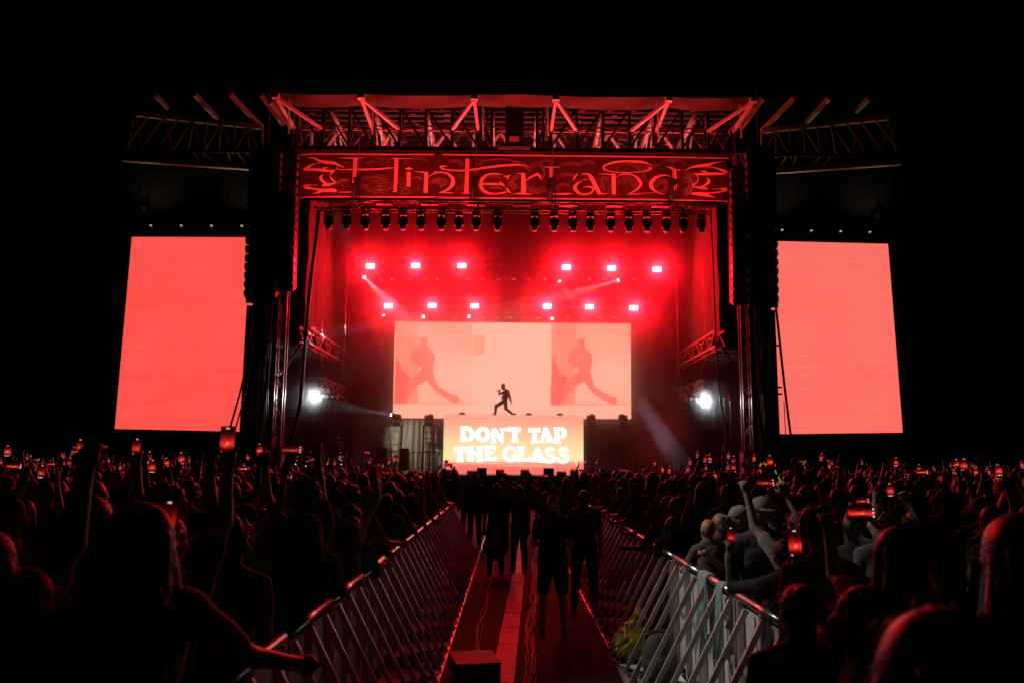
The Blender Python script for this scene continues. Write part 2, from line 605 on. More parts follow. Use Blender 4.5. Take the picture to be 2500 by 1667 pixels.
# lettered columns and the hoist mast in the middle
for px in (1181, 1333):
    x = U(px, 312, Y0).x
    c = MB().box((x, Y0 - .12, (ZB + ZT) / 2), (.34, .2, ZT - ZB - .3)).build("lettered_column", M_BLACK, ft)
    for i, ch in enumerate("SAM750"):
        cu = bpy.data.curves.new("letter", 'FONT')
        cu.body = ch
        cu.size = .3
        cu.align_x = 'CENTER'
        cu.extrude = .004
        tmp = bpy.data.objects.new("tmp", cu)
        me = bpy.data.meshes.new_from_object(tmp)
        bpy.data.objects.remove(tmp)
        me.materials.append(mat("pale_lettering", (.55, .5, .48), .6))
        o = link("letter", me, c)
        o.rotation_euler = (math.pi / 2, 0, 0)
        o.location = Vector((x, Y0 - .232, ZT - .55 - .27 * i)) - ft.location
mx = U(1256, 312, Y0).x
MB().box((mx, Y0 - .15, (ZB + ZT) / 2), (.86, .5, ZT - ZB - .28)).build("mast", M_BLACK, ft)
for zz in (ZT + .02, ZB - .02):
    MB().box((mx, Y0 - .4, zz), (1.5, .1, .12)).build("mast_plate", M_GREY, ft)
MB().box((mx, Y0 - .42, ZB + .42), (.45, .06, .25)).build("winch_plate", M_REDT, ft)

# lit cantilever braces: pairs running from the roof edge nodes back to the posts
NODES = [(673, 243, 788, 721), (882, 241, 976, 911), (1158, 241, 1104, 1168), (1357, 241, 1408, 1345), (1632, 248, 1538, 1600), (1839, 253, 1724, 1787)]
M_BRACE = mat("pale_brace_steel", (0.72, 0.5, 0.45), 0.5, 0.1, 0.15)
YF = 34.2
ZM = U(1250, 322, Y0).z
ZE = U(1250, 244, YF).z
for i, (a, ay, c, d) in enumerate(NODES):
    n = Vector((U(a, ay, YF).x, YF, ZE))
    r = empty("cantilever_brace", n, "%s pair of bright diagonal braces from left, under the front roof edge" % ORD[i], "brace", "cantilever roof braces")
    for px in (c, d):
        q = Vector((U(px, 322, Y0).x, Y0 - .12, ZM))
        barobj("arm", n + (q - n) * .03, q, .13, .13, M_BRACE, r)
        MB().box(q, (.22, .12, .22)).build("end_bracket", M_BLACK, r)
    MB().box(n + Vector((0, 0, .06)), (.3, .3, .22)).build("node", M_BRACE, r)
    q = n + Vector((.34 if a < 1250 else -.34, .9, .3))
    for dz in (0, -1.0):
        barobj("hanger", q + Vector((0, 0, dz)), q + Vector((.05, .1, -1.3 + dz * .3)), .06, .06, M_WHITE, r)

# roof skin, purlins, valance
roof = empty("stage_roof", (0, 40, ZE + .45), "flat stage roof with dark purlins above the banner", "roof")
RZ = ZE + .5
panm = mat("roof_sheet", (0.16, 0.10, 0.11), 0.5, 0.1, 0.4, 1.4)
for i in range(9):
    xa = -11.2 + 22.4 * i / 9
    MB().box((xa + 1.244, 41.6, RZ + .05), (2.47, 12.0, .05)).build("roof_sheet", panm, roof)
for j in range(20):
    yy = 35.7 + .58 * j
    barobj("purlin", (-11, yy, RZ - .06), (11, yy, RZ - .06), .16, .14, M_BLACK, roof)
    for i in range(26):
        if rnd.random() < .35:
            x0 = -10.5 + .8 * i + rnd.uniform(-.2, .2)
            MB().box((x0, yy - .085, RZ - .1), (rnd.uniform(.15, .5), .03, .035)).build("purlin_clip", M_WHITE, roof)  # pale bits standing in for bright glints under the roof
# sagging fabric valance along the front edge
vm = mat("valance_fabric", (0.17, 0.10, 0.085), 0.7, 0, 0.35, 3, .4)
YV = 35.3
VZ = U(1250, 233, YV).z
edge = [U(p, 244, YV).x for p in (650, 690, 882, 1158, 1357, 1632, 1820, 1855)]
for k in range(len(edge) - 1):
    xa, xb = edge[k], edge[k + 1]
    vs, fs = [], []
    n = 16
    for i in range(n + 1):
        u = i / n
        sag = .16 * math.sin(math.pi * u) if xb - xa > 1 else 0
        lift = .10 if k == 3 else 0
        for c in range(4):
            vs.append((xa + (xb - xa) * u, YV + .11 * c + .03 * math.sin(c * 2 + u * 9), VZ + lift * math.sin(math.pi * u) - .5 * sag - c * .13 - sag * (c / 3) * .6))
    for i in range(n):
        for c in range(3):
            q = i * 4 + c
            fs.append((q, q + 1, q + 5, q + 4))
    MB().add(vs, fs).build("valance", vm, roof, True)

# two pale transverse trusses and the long beams behind the front truss
for yy, pxs, nm in ((38.4, range(760, 1760, 66), "nearer"), (41.2, range(800, 1720, 62), "farther")):
    t = empty("roof_cross_truss", (0, yy, ZB), "%s pale cross truss with steep diagonals behind the black roof truss" % nm, "truss", "pale roof cross trusses")
    za, zb = RZ - .3, ZB - .2
    xs_ = [U(p, 330, yy).x for p in pxs]
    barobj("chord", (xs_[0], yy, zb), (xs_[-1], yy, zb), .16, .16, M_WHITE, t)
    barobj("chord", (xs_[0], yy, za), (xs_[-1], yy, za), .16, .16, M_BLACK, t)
    for i in range(len(xs_) - 1):
        a, c = (za, zb) if i % 2 else (zb, za)
        barobj("diagonal", (xs_[i], yy + .02, a), (xs_[i + 1], yy + .02, c), .13 if i % 3 else .08, .1, M_BRACE, t)
        if i % 3 == 0:
            barobj("post", (xs_[i], yy + .1, zb), (xs_[i], yy + .1, za), .13, .1, M_WHITE, t)
            barobj("stay", (xs_[i], yy + .15, zb), (xs_[i] + 1.6, yy + .15, zb + 1.2), .05, .05, M_WHITE, t)
for i, px in enumerate((805, 911, 1040, 1201, 1311, 1472, 1600, 1700)):
    x = U(px, 320, Y0).x
    t = empty("roof_beam", (x, 40, RZ - .4), "%s of the long roof beams from left, running back under the roof" % ORD[i], "beam", "long roof beams")
    barobj("beam", (x, 36.3, RZ - .35), (x, 46.8, RZ - .35), .14, .3, M_WHITE, t)
    for j in range(6):
        barobj("stay", (x, 36.6 + 1.6 * j, RZ - .5), (x, 37.4 + 1.6 * j, ZB + .6), .06, .06, M_WHITE, t)

for k, yy in enumerate((36.9, 39.8, 43.0)):
    t = empty("roof_lattice", (0, yy, ZB), "%s fine zigzag lattice girder under the roof, counted from the front" % ORD[k], "truss", "fine roof lattice girders")
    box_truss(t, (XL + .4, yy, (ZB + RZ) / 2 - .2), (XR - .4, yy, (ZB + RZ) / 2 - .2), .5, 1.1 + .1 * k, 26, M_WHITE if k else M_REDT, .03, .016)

# wing roof trusses reaching out over the side screens
M_WING = mat("weathered_truss_steel", (0.5, 0.4, 0.3), 0.5, 0.3)  # even brownish steel tone
for s, nm in ((-1, "left"), (1, "right")):
    def W(px, py, yy):
        return U(px, py, yy) if s < 0 else U(2500 - px, py + 9, yy)
    t = empty("wing_truss", W(630, 380, 36), "dim weathered lattice truss reaching out above the %s screen" % nm, "truss", "outer wing trusses")
    A0, A1 = W(640, 312, 36), W(329, 279, 34.6)
    B0, B1 = W(640, 412, 36), W(300, 388, 34.6)
    C0, C1 = W(640, 370, 35.5), W(250, 372, 34.2)
    barobj("top_chord", A0, A1, .2, .2, M_WING, t)
    barobj("bottom_chord", B0, B1, .22, .26, M_WING, t)
    barobj("front_rail", C0, C1, .16, .14, M_BLACK, t)
    for k in range(9):
        u0, u1 = k / 9, (k + 1) / 9
        a = A0.lerp(A1, u0); bq = B0.lerp(B1, u0); a1 = A0.lerp(A1, u1); b1 = B0.lerp(B1, u1)
        if k < 6: barobj("post", a, bq.lerp(a, .32), .09, .09, M_WING, t)
        else: barobj("post", a, C0.lerp(C1, u0), .09, .09, M_WING, t)
        e0, e1 = (a, b1.lerp(a1, .3)) if k % 2 else (bq.lerp(a, .3), a1)
        barobj("diagonal", e0, e1, .08, .08, M_WING, t)
        if k < 5:
            barobj("lower_strut", B0.lerp(B1, u0), C0.lerp(C1, u0 + .05 * (k % 2)), .07, .07, M_WING, t)
    # roof rib stubs above
    for k, (xa, ya, xb, yb) in enumerate(((378, 232, 410, 264), (476, 232, 532, 292), (562, 232, 640, 312), (638, 232, 692, 306), (660, 250, 718, 318))):
        barobj("rib", W(xa, ya, 34.6), W(xb, yb, 36.2), .16, .2, M_WING, t)
    tip = W(329, 279, 34.6)
    barobj("end_post", tip, W(312, 365, 34.6), .07, .07, M_WING, t)

# ================================================================== SIDE SCREENS
def led_material(name, colA, colB, lines=0.055):
    m = bpy.data.materials.new(name)
    m.use_nodes = True
    nt = m.node_tree
    nt.nodes.remove(nt.nodes["Principled BSDF"])
    e = nt.nodes.new("ShaderNodeEmission")
    tc = nt.nodes.new("ShaderNodeTexCoord")
    mp = nt.nodes.new("ShaderNodeMapping"); mp.inputs["Scale"].default_value = (.35, 1, .28)
    nz = nt.nodes.new("ShaderNodeTexNoise"); nz.inputs["Scale"].default_value = 1.0; nz.inputs["Detail"].default_value = 3
    mp2 = nt.nodes.new("ShaderNodeMapping"); mp2.inputs["Scale"].default_value = (.2, 1, 24)
    nz2 = nt.nodes.new("ShaderNodeTexNoise"); nz2.inputs["Scale"].default_value = 1.0; nz2.inputs["Detail"].default_value = 4
    nt.links.new(tc.outputs["Object"], mp.inputs[0]); nt.links.new(mp.outputs[0], nz.inputs["Vector"])
    nt.links.new(tc.outputs["Object"], mp2.inputs[0]); nt.links.new(mp2.outputs[0], nz2.inputs["Vector"])
    mx = nt.nodes.new("ShaderNodeMix"); mx.data_type = 'RGBA'
    mx.inputs[6].default_value = tuple(colA) + (1,); mx.inputs[7].default_value = tuple(colB) + (1,)
    mr = nt.nodes.new("ShaderNodeMapRange"); mr.inputs[1].default_value = .2; mr.inputs[2].default_value = .8
    nt.links.new(nz.outputs[0], mr.inputs[0]); nt.links.new(mr.outputs[0], mx.inputs[0])
    ml = nt.nodes.new("ShaderNodeMapRange"); ml.inputs[1].default_value = .4; ml.inputs[2].default_value = .6
    ml.inputs[3].default_value = 1 - lines; ml.inputs[4].default_value = 1 + lines * .4
    nt.links.new(nz2.outputs[0], ml.inputs[0])
    nt.links.new(mx.outputs[2], e.inputs[0]); nt.links.new(ml.outputs[0], e.inputs[1])
    nt.links.new(e.outputs[0], nt.nodes["Material Output"].inputs[0])
    return m


SCREENS = [("left", [(280, 1046), (608, 1053), (621, 580), (322, 579)], (1.0, .075, .062), (1.0, .10, .082), 36.6),
           ("right", [(1888, 1059), (2204, 1055), (2168, 596), (1880, 589)], (1.0, .145, .118), (1.0, .175, .145), 36.6)]
for nm, q, ca, cb, yy in SCREENS:
    P = [U(px, py, yy + .35 * (i > 1)) for i, (px, py) in enumerate(q)]
    c = sum(P, Vector()) / 4
    base = Vector((c.x, yy, 0))
    r = empty("video_screen", base, "tall portrait video screen glowing %s, %s of the stage" % ("deep coral red" if nm == "left" else "pale salmon red", nm), "video screen", "side video screens")
    nrm = (P[1] - P[0]).cross(P[3] - P[0]).normalized()
    if nrm.y > 0: nrm = -nrm
    # individual LED cabinets
    lm = led_material("led_" + nm, ca, cb)
    nxx, nyy = 5, 8
    def bil(u, v):
        return (P[0] * (1 - u) + P[1] * u) * (1 - v) + (P[3] * (1 - u) + P[2] * u) * v
    vs, fs = [], []
    MB().add([P[0], P[1], P[2], P[3]], [(0, 1, 2, 3)]).build("display", lm, r)
    mb = MB().prism([p - nrm * .03 + (p - c) * .03 for p in P], -nrm * .3)
    mb.build("cabinet_frame", M_BLACK, r)
    for k in (0, 1):
        xk = P[k].x + (.3 if k == 0 else -.3)
        barobj("mast", (xk, yy + .6, 0), (xk, yy + .6, P[2].z + 1.5), .25, .25, M_BLACK, r)
    barobj("header", P[3] + Vector((-.6, .6, .8)), P[2] + Vector((.6, .6, .8)), .3, .4, M_BLACK, r)
    for k in range(4):
        q0 = P[3].lerp(P[2], (k + .5) / 4) + Vector((0, .4, .55))
        MB().box(q0, (.18, .18, .3)).build("hanging_bracket", M_GREY, r)
        MB().box(q0 + Vector((0, -.14, .1)), (.07, .05, .05)).build("header_lamp", emat("header_lamp_face", (1, .93, .85), .6, False), r)
        if k in (0, 3):
            ld = bpy.data.lights.new("header_lamp_light", 'SPOT')
            ld.energy = 55; ld.color = (1, .8, .6); ld.spot_size = math.radians(120); ld.spot_blend = .8; ld.shadow_soft_size = .05
            lo = bpy.data.objects.new("header_lamp_light", ld)
            COL.objects.link(lo); lo.parent = r
            lo.location = q0 + Vector((0, -.9, .35)) - base
            lo.rotation_euler = (math.radians(172), 0, 0)
# black drape fields around the screens
for s, nm in ((-1, "left"), (1, "right")):
    r = empty("side_drape", (s * 14, 37.6, 0), "big black cloth hanging behind the %s video screen" % nm, "drape", "black side drapes")
    for i in range(8):
        xa = s * (10.9 + 1.3 * i)
        vs, fs = [], []
        for a in range(9):
            for z in (0.2, ZB - .4):
                vs.append((xa + s * 1.29 * a / 8, 37.8 + .06 * math.sin(a * 2.1), z))
        for a in range(8):
            fs.append((2 * a, 2 * a + 2, 2 * a + 3, 2 * a + 1))
        MB().add(vs, fs).build("cloth_panel", M_CLOTHBK, r, True)

# hanging cables in front of the screens and stage mouth
def hang(name, label, pts, r, m=None, grp="hanging cables"):
    pts = [U(*p) for p in pts]
    pts = [Vector(p) for p in catmull([tuple(p) for p in pts], 6)]
    MB().tube(pts, r, 6).build(name, m or cm, None, True, label=label, cat="cable", group=grp)


hang("hanging_cable", "dark cable loop hanging over lower right corner of left screen", [(615, 790, 36), (606, 860, 36), (588, 950, 36), (560, 1050, 36), (545, 1110, 36)], .045)
hang("hanging_cable", "second thinner cable beside it over the left screen corner", [(618, 830, 36), (612, 890, 36), (596, 970, 36), (572, 1056, 36), (560, 1110, 36)], .035)
hang("hanging_cable", "thick cable hanging down across left edge of right screen", [(1891, 722, 36), (1900, 800, 36), (1914, 930, 36), (1930, 1058, 36), (1938, 1110, 36)], .055)
hang("hanging_cable", "thin lower cable end over left edge of right screen", [(1914, 980, 36.1), (1916, 1020, 36.1), (1918, 1058, 36.1), (1919, 1100, 36.1)], .02)
hang("hanging_cable", "thick black cable loom slanting down the left of the stage opening", [(778, 515, 35.8), (770, 600, 35.8), (757, 700, 35.8), (745, 840, 35.8), (733, 980, 35.8), (718, 1050, 35.8), (700, 1115, 35.8)], .09)
hang("hanging_cable", "thin black cable hanging down right side of the stage opening", [(1735, 520, 36), (1741, 640, 36), (1746, 780, 36), (1757, 960, 36), (1772, 1040, 36), (1790, 1110, 36)], .035)

# ================================================================== BANNER
YB = 35.72
ZA, ZBv, ZC = (720, 360), (1060, 360), (1420, 360)
ZS = 2352 / 360


def letters(groups, off, scale, ydepth, dy0, m, parent):
    for nm, sts in groups:
        ribbons(sts, off, scale, ydepth, dy0, nm, m, parent)


def ribbons(strokes, off, scale, ydepth, dy0=.004, name="print", m=None, parent=None, n=6):
    """flat printed strokes (x, y, width in zoomed picture units) laid on the plane y = ydepth"""
    mb = MB()
    for si, st in enumerate(strokes):
        pts = catmull(st, n) if len(st) > 2 else [np.array(p, float) for p in st]
        P = []
        for x, y, w in pts:
            q = U(off[0] + x / scale, off[1] + y / scale, ydepth)
            P.append((q.x, q.z, max(w, 1) / scale * ydepth / F_PX))
        yy = ydepth - dy0 - .0006 * (si % 12)
        vs, fs = [], []
        for i in range(len(P)):
            a, b = P[max(i - 1, 0)], P[min(i + 1, len(P) - 1)]
            tx, tz = b[0] - a[0], b[1] - a[1]
            L = math.hypot(tx, tz) or 1
            nx_, nz_ = -tz / L, tx / L
            x, z, w = P[i]
            vs += [(x + nx_ * w / 2, yy, z + nz_ * w / 2), (x - nx_ * w / 2, yy, z - nz_ * w / 2)]
        for i in range(len(P) - 1):
            fs.append((2 * i, 2 * i + 2, 2 * i + 3, 2 * i + 1))
        mb.add(vs, fs)
    return mb.build(name, m, parent)


bz0, bz1 = U(1250, 494, YB).z, U(1250, 369, YB).z
bx0, bx1 = U(730, 430, YB).x, U(1776, 430, YB).x
banner = empty("stage_banner", ((bx0 + bx1) / 2, YB, bz0), "long dark red banner with ornate lettering across top of the stage", "banner")
BM = mat("banner_cloth", (0.055, 0.005, 0.008), 0.8, 0, 0.35, 1.2, 0.3, 0.2)
vs, fs = [], []
NXB = 80
for i in range(NXB + 1):
    for j in range(5):
        u, v = i / NXB, j / 4
        vs.append((bx0 + (bx1 - bx0) * u, YB + .05 + .018 * math.sin(u * 60) * (1 - v) + .012 * math.sin(u * 23 + v * 4), bz0 + (bz1 - bz0) * v))
for i in range(NXB):
    for j in range(4):
        q = i * 5 + j
        fs.append((q, q + 5, q + 6, q + 1))
MB().add(vs, fs).build("cloth", BM, banner, True)
PM = mat("banner_print", (0.85, 0.42, 0.34), 0.75, 0, 0.55, 1.1, 0, 0.3)
for _n in PM.node_tree.nodes:
    if _n.type == 'MIX': _n.inputs[6].default_value = (.62, .05, .07, 1); _n.inputs[7].default_value = (.95, .5, .4, 1)
    if _n.type == 'TEX_NOISE': _n.inputs["Scale"].default_value = .9; _n.inputs["Roughness"].default_value = .7
OM = mat("banner_ornament_ink", (0.30, 0.16, 0.11), 0.75, 0, 0.4, 2.0, 0, 0.3)
LA = [  # H i n
    [(968, 178, 72), (952, 450, 62), (942, 722, 60)], [(720, 170, 8), (900, 180, 20), (1090, 170, 12)], [(710, 720, 10), (820, 718, 16), (960, 712, 22)],
    [(660, 330, 20), (710, 358, 16), (860, 358, 18), (1000, 357, 28), (1300, 352, 30), (1660, 322, 8)],
    [(1622, 185, 66), (1612, 450, 60), (1600, 702, 50)], [(1530, 180, 8), (1640, 183, 18), (1870, 183, 6)], [(1550, 712, 10), (1625, 706, 20)],
    [(1750, 343, 2), (1815, 344, 54)], [(1815, 344, 54), (1885, 345, 2)], [(1815, 396, 66), (1812, 632, 62)],
    [(2095, 396, 66), (2085, 728, 66)], [(1910, 388, 6), (2062, 402, 24)], [(2110, 490, 8), (2200, 430, 14), (2280, 408, 16), (2352, 400, 17)],
    [(190, 170, 6), (300, 175, 26), (380, 215, 40), (480, 240, 60), (620, 255, 50), (700, 290, 32), (790, 325, 6)],
    [(125, 355, 8), (190, 340, 60), (250, 290, 30), (330, 265, 14), (410, 250, 8)],
    [(150, 362, 40), (350, 360, 46), (480, 375, 46), (560, 380, 24), (650, 365, 8)], [(450, 345, 40), (530, 318, 4)],
    [(610, 375, 60), (570, 440, 14), (580, 500, 20), (640, 560, 24), (670, 572, 4)], [(460, 435, 4), (410, 480, 44), (440, 540, 40), (520, 590, 36), (640, 575, 14)],
    [(370, 605, 6), (250, 605, 10), (150, 620, 44), (200, 650, 46), (300, 665, 30), (450, 690, 50), (620, 690, 60), (668, 712, 6)],
    [(440, 612, 40), (570, 606, 20)], [(270, 750, 4), (360, 725, 30), (470, 695, 40)],
    [(65, 128, 24), (180, 118, 24), (300, 108, 22), (600, 110, 22), (1500, 118, 22), (2352, 118, 22)],
    [(65, 815, 24), (270, 795, 24), (1000, 792, 24), (2352, 798, 26)]]
LB = [[(0, 400, 17), (100, 400, 20), (200, 420, 30), (280, 480, 52), (302, 560, 66), (260, 640, 50), (170, 700, 26), (75, 728, 8)], [(75, 730, 6), (200, 728, 14), (335, 735, 6)],
      [(528, 183, 66), (525, 380, 66), (520, 560, 64), (512, 738, 74)], [(415, 740, 8), (520, 735, 22), (620, 740, 8)],
      [(215, 303, 4), (105, 315, 40), (150, 350, 24), (300, 370, 22), (520, 372, 30), (800, 330, 36), (1100, 295, 38), (1350, 285, 26), (1525, 315, 4)],
      [(1095, 440, 6), (960, 425, 24), (830, 450, 40), (752, 540, 58), (747, 640, 62), (830, 720, 50), (960, 745, 26), (1100, 728, 30), (1160, 712, 10)],
      [(770, 588, 34), (1050, 590, 36), (1110, 592, 14)], [(1050, 538, 4), (1090, 600, 30), (1128, 637, 4)], [(1115, 458, 8), (1170, 470, 30), (1228, 438, 4)], [(1190, 468, 24), (1158, 532, 4)],
      [(1148, 640, 4), (1175, 690, 30), (1228, 742, 4)],
      [(1420, 418, 60), (1425, 560, 70), (1425, 742, 92)], [(1312, 420, 8), (1440, 425, 20)], [(1270, 745, 6), (1400, 742, 30), (1560, 756, 6)],
      [(1458, 542, 8), (1540, 480, 26), (1640, 432, 40), (1652, 405, 8)], [(1638, 410, 4), (1680, 460, 42), (1718, 527, 3)],
      [(1740, 318, 8), (1870, 320, 22), (2000, 318, 8)], [(1868, 325, 70), (1862, 470, 55), (1855, 730, 50)], [(1790, 748, 12), (1950, 748, 18), (2100, 745, 28), (2196, 745, 4)],
      [(2292, 418, 3), (2250, 470, 32), (2208, 532, 3)], [(2352, 545, 12), (2300, 570, 24), (2243, 640, 58), (2290, 720, 42), (2352, 748, 18)],
      [(0, 118, 22), (2352, 145, 24)], [(0, 805, 24), (2352, 828, 24)]]
LC = [[(0, 748, 18), (100, 745, 20), (170, 710, 26), (182, 660, 28), (120, 630, 22), (18, 640, 6)], [(0, 425, 14), (90, 430, 26), (150, 480, 60), (220, 620, 66), (290, 748, 60)],
      [(250, 746, 14), (330, 743, 18), (432, 746, 4)], [(0, 525, 6), (80, 518, 9), (165, 515, 8)],
      [(508, 425, 66), (515, 755, 66)], [(270, 430, 5), (400, 432, 14), (500, 440, 24)],
      [(545, 488, 6), (640, 437, 14), (750, 430, 16), (850, 460, 24), (925, 540, 54), (942, 600, 44), (870, 680, 28), (730, 754, 4)], [(725, 750, 6), (850, 748, 14), (958, 753, 4)],
      [(1432, 467, 6), (1300, 450, 28), (1180, 490, 50), (1108, 570, 66), (1118, 640, 62), (1170, 695, 30), (1260, 742, 14), (1345, 748, 6)],
      [(1335, 308, 3), (1440, 340, 40), (1475, 375, 60), (1480, 480, 66), (1497, 600, 56), (1485, 690, 20)], [(1495, 362, 34), (1595, 373, 3)],
      [(1130, 292, 4), (1000, 247, 38), (860, 230, 42), (700, 226, 36), (540, 240, 38), (400, 280, 32), (347, 330, 28), (420, 380, 16), (600, 405, 13), (800, 405, 13), (1000, 385, 17), (1090, 350, 30), (1112, 330, 20), (1035, 316, 4)],
      [(1650, 375, 4), (1750, 325, 30), (1880, 300, 50), (2020, 285, 52), (2120, 250, 26), (2262, 230, 3)],
      [(1880, 322, 6), (2050, 320, 14), (2180, 345, 32), (2290, 390, 62), (2338, 402, 8)], [(1790, 427, 12), (1900, 430, 42), (2100, 425, 52), (2290, 430, 38)], [(1888, 373, 4), (1985, 400, 46)],
      [(1800, 420, 10), (1860, 480, 14), (1840, 560, 18), (1762, 612, 22)], [(1762, 622, 6), (1880, 650, 32), (2005, 662, 30)], [(1985, 478, 3), (2032, 540, 46), (1980, 600, 36), (1890, 650, 30)],
      [(2060, 665, 6), (2200, 665, 14), (2290, 675, 60), (2332, 682, 8)], [(2300, 690, 34), (2180, 720, 24), (2000, 735, 20), (1850, 742, 50), (1755, 745, 36)], [(1850, 750, 50), (2000, 770, 42), (2152, 817, 3)],
      [(0, 145, 24), (1200, 158, 22), (2352, 180, 24)], [(0, 828, 24), (1200, 838, 24), (2352, 868, 26)]]
letters([("letter", LA[:7]), ("letter", LA[7:10]), ("letter", LA[10:13]), ("flourish", LA[13:22]), ("border_line", LA[22:23]), ("border_line", LA[23:])], ZA, ZS, YB, .004, PM, banner)
letters([("letter_bowl", LB[:2]), ("letter", LB[2:5]), ("letter", LB[5:11]), ("letter", LB[11:16]), ("letter", LB[16:19]), ("letter", LB[19:21]), ("border_line", LB[21:22]), ("border_line", LB[22:])], ZBv, ZS, YB, .004, PM, banner)
letters([("letter_bowl", LC[:4]), ("letter", LC[4:8]), ("letter", LC[8:11]), ("letter_loop", LC[11:12]), ("flourish", LC[12:22]), ("border_line", LC[22:23]), ("border_line", LC[23:])], ZC, ZS, YB, .004, PM, banner)
# fine line ornament between the letters
r2 = random.Random(5)


def curl(cx, cy, R, n, a0, da, dr, w=7, sq=.55):
    out = []
    for k in range(n):
        rr = R * (1 - dr * k)
        aa = a0 + r2.uniform(-.2, .2)
        st = []
        for i in range(7):
            t = aa + da * i / 6
            st.append((cx + rr * math.cos(t) * (1 + .1 * math.sin(i + k)), cy + rr * sq * math.sin(t), w))
        out.append(st)
    return out


def scribble(x0, x1, y0, y1, n, L, w=6):
    out = []
    for k in range(n):
        x, y = r2.uniform(x0, x1), r2.uniform(y0, y1)
        a = r2.uniform(-.5, .5) + (math.pi if r2.random() < .5 else 0)
        st = [(x, y, w * .5)]
        for i in range(5):
            a += r2.uniform(-.7, .7)
            x += L * math.cos(a); y += L * .6 * math.sin(a)
            y = min(max(y, y0 - 15), y1 + 15)
            st.append((x, y, w))
        out.append(st)
    return out


OA = curl(1300, 250, 250, 4, 2.8, 3.6, .18) + curl(1250, 560, 260, 3, 3.3, 2.4, .1, 7, .35) + scribble(1060, 1500, 590, 740, 34, 34) + scribble(1640, 1760, 450, 740, 14, 30) \
    + scribble(1740, 1930, 640, 740, 12, 34) + curl(780, 560, 100, 4, 2.6, 3.5, .2) + scribble(690, 880, 480, 740, 12, 36) + curl(1950, 260, 200, 4, 2.9, 3, .15) + curl(1950, 500, 95, 4, 2.9, 4.5, .2, 7, .3) \
    + curl(2230, 600, 130, 4, 3, 4, .2) + curl(820, 280, 80, 3, 4, 4, .25) + scribble(1080, 1550, 430, 560, 12, 70, 5) + scribble(1040, 1560, 200, 320, 10, 60, 5)
OB = curl(350, 260, 130, 5, 3.2, 3.8, .16, 9) + curl(700, 240, 90, 3, 4.8, 3, .25, 9) + curl(1050, 270, 330, 3, 3.6, 2.4, .09, 8, .25) + curl(1350, 330, 150, 4, 3.3, 3.4, .15, 9, .7) \
    + curl(760, 420, 150, 3, 3.2, 2, .15, 9) + curl(950, 500, 120, 4, 3, 3.6, .2, 8) + curl(980, 670, 110, 4, 3, 3.4, .22, 8, .35) + curl(1290, 560, 70, 4, 1.2, 4, .2, 9, 1.6) + curl(1640, 620, 190, 6, .2, 3.2, .13, 9, .6) \
    + curl(1640, 400, 140, 4, 3.2, 3.8, .12, 9, 1.2) + curl(1800, 250, 110, 4, 2.6, 4.4, .2, 9) + curl(2180, 330, 200, 5, 3, 2.8, .13, 8, .5) + curl(2130, 480, 180, 4, 2.6, 3.5, .2, 8, .4) + curl(2070, 650, 120, 3, 2.4, 3.6, .2, 8, .6) \
    + curl(90, 560, 130, 5, 3.4, 4.4, .15, 7, .6) + curl(400, 560, 110, 3, 4.4, 4, .2, 8, 1.2) + scribble(1200, 1330, 480, 720, 10, 40, 8) + scribble(600, 1500, 755, 785, 6, 120, 6)
OC = curl(90, 280, 140, 5, 2.6, 3.8, .16) + curl(720, 320, 260, 4, 2.9, 4, .17, 7, .3) + scribble(440, 1000, 270, 370, 12, 60, 5) + curl(370, 580, 70, 4, 1.4, 4.5, .2, 7, 1.6) + scribble(310, 450, 440, 730, 12, 34, 6) \
    + curl(740, 570, 160, 6, 2.8, 4.5, .14, 7, .7) + curl(1000, 600, 420, 3, .1, 1.6, .06, 8, .35) + curl(1280, 600, 110, 6, 2.4, 5, .15, 7, .8) + curl(1230, 350, 160, 4, 2.5, 2.5, .15) + curl(1480, 260, 190, 5, 3.6, 3, .15, 7, .4) \
    + curl(1640, 580, 170, 9, -1.4, 3.0, .07, 8, 1.15) + scribble(1660, 1780, 380, 560, 12, 34, 7) + scribble(200, 1300, 765, 800, 7, 130, 6) + curl(1050, 430, 90, 4, 1.5, 3, .2, 7, 1.5)
for q in OA + OB + OC:
    for i in range(len(q)): q[i] = (q[i][0], q[i][1], q[i][2] * .62)
ribbons(OA, ZA, ZS, YB, .0015, "ornament", OM, banner, 4)
ribbons(OB, ZBv, ZS, YB, .0015, "ornament", OM, banner, 4)
ribbons(OC, ZC, ZS, YB, .0015, "ornament", OM, banner, 4)
# added strip light, washing the banner and the roof front from below
zb = bz0 - .42
bt = empty("led_batten", (0, 34.3, zb), "slim black lighting batten hung in front of the banner foot", "light batten")
for i in range(9):
    MB().box((-8.4 + 2.1 * i, 34.3, zb), (2.0, .1, .08)).build("batten_unit", M_BLACK, bt)
for i in range(9):
    ld = bpy.data.lights.new("batten_light", 'AREA')
    ld.shape = 'RECTANGLE'; ld.size = 1.9; ld.size_y = .06
    ld.energy = E_ADDED_WASH / 9; ld.color = (1, .055, .055)
    ld.spread = math.radians(150)
    lo = bpy.data.objects.new("batten_light", ld)
    COL.objects.link(lo); lo.parent = bt
    lo.location = (-8.4 + 2.1 * i, 0, .06)
    lo.rotation_euler = (math.radians(180 - 12), 0, 0)
for x in (-8, -2.8, 2.8, 8):
    barobj("drop_bar", (x, 34.3, zb), (x, 35.4, bz0 - .1), .04, .04, M_BLACK, bt)

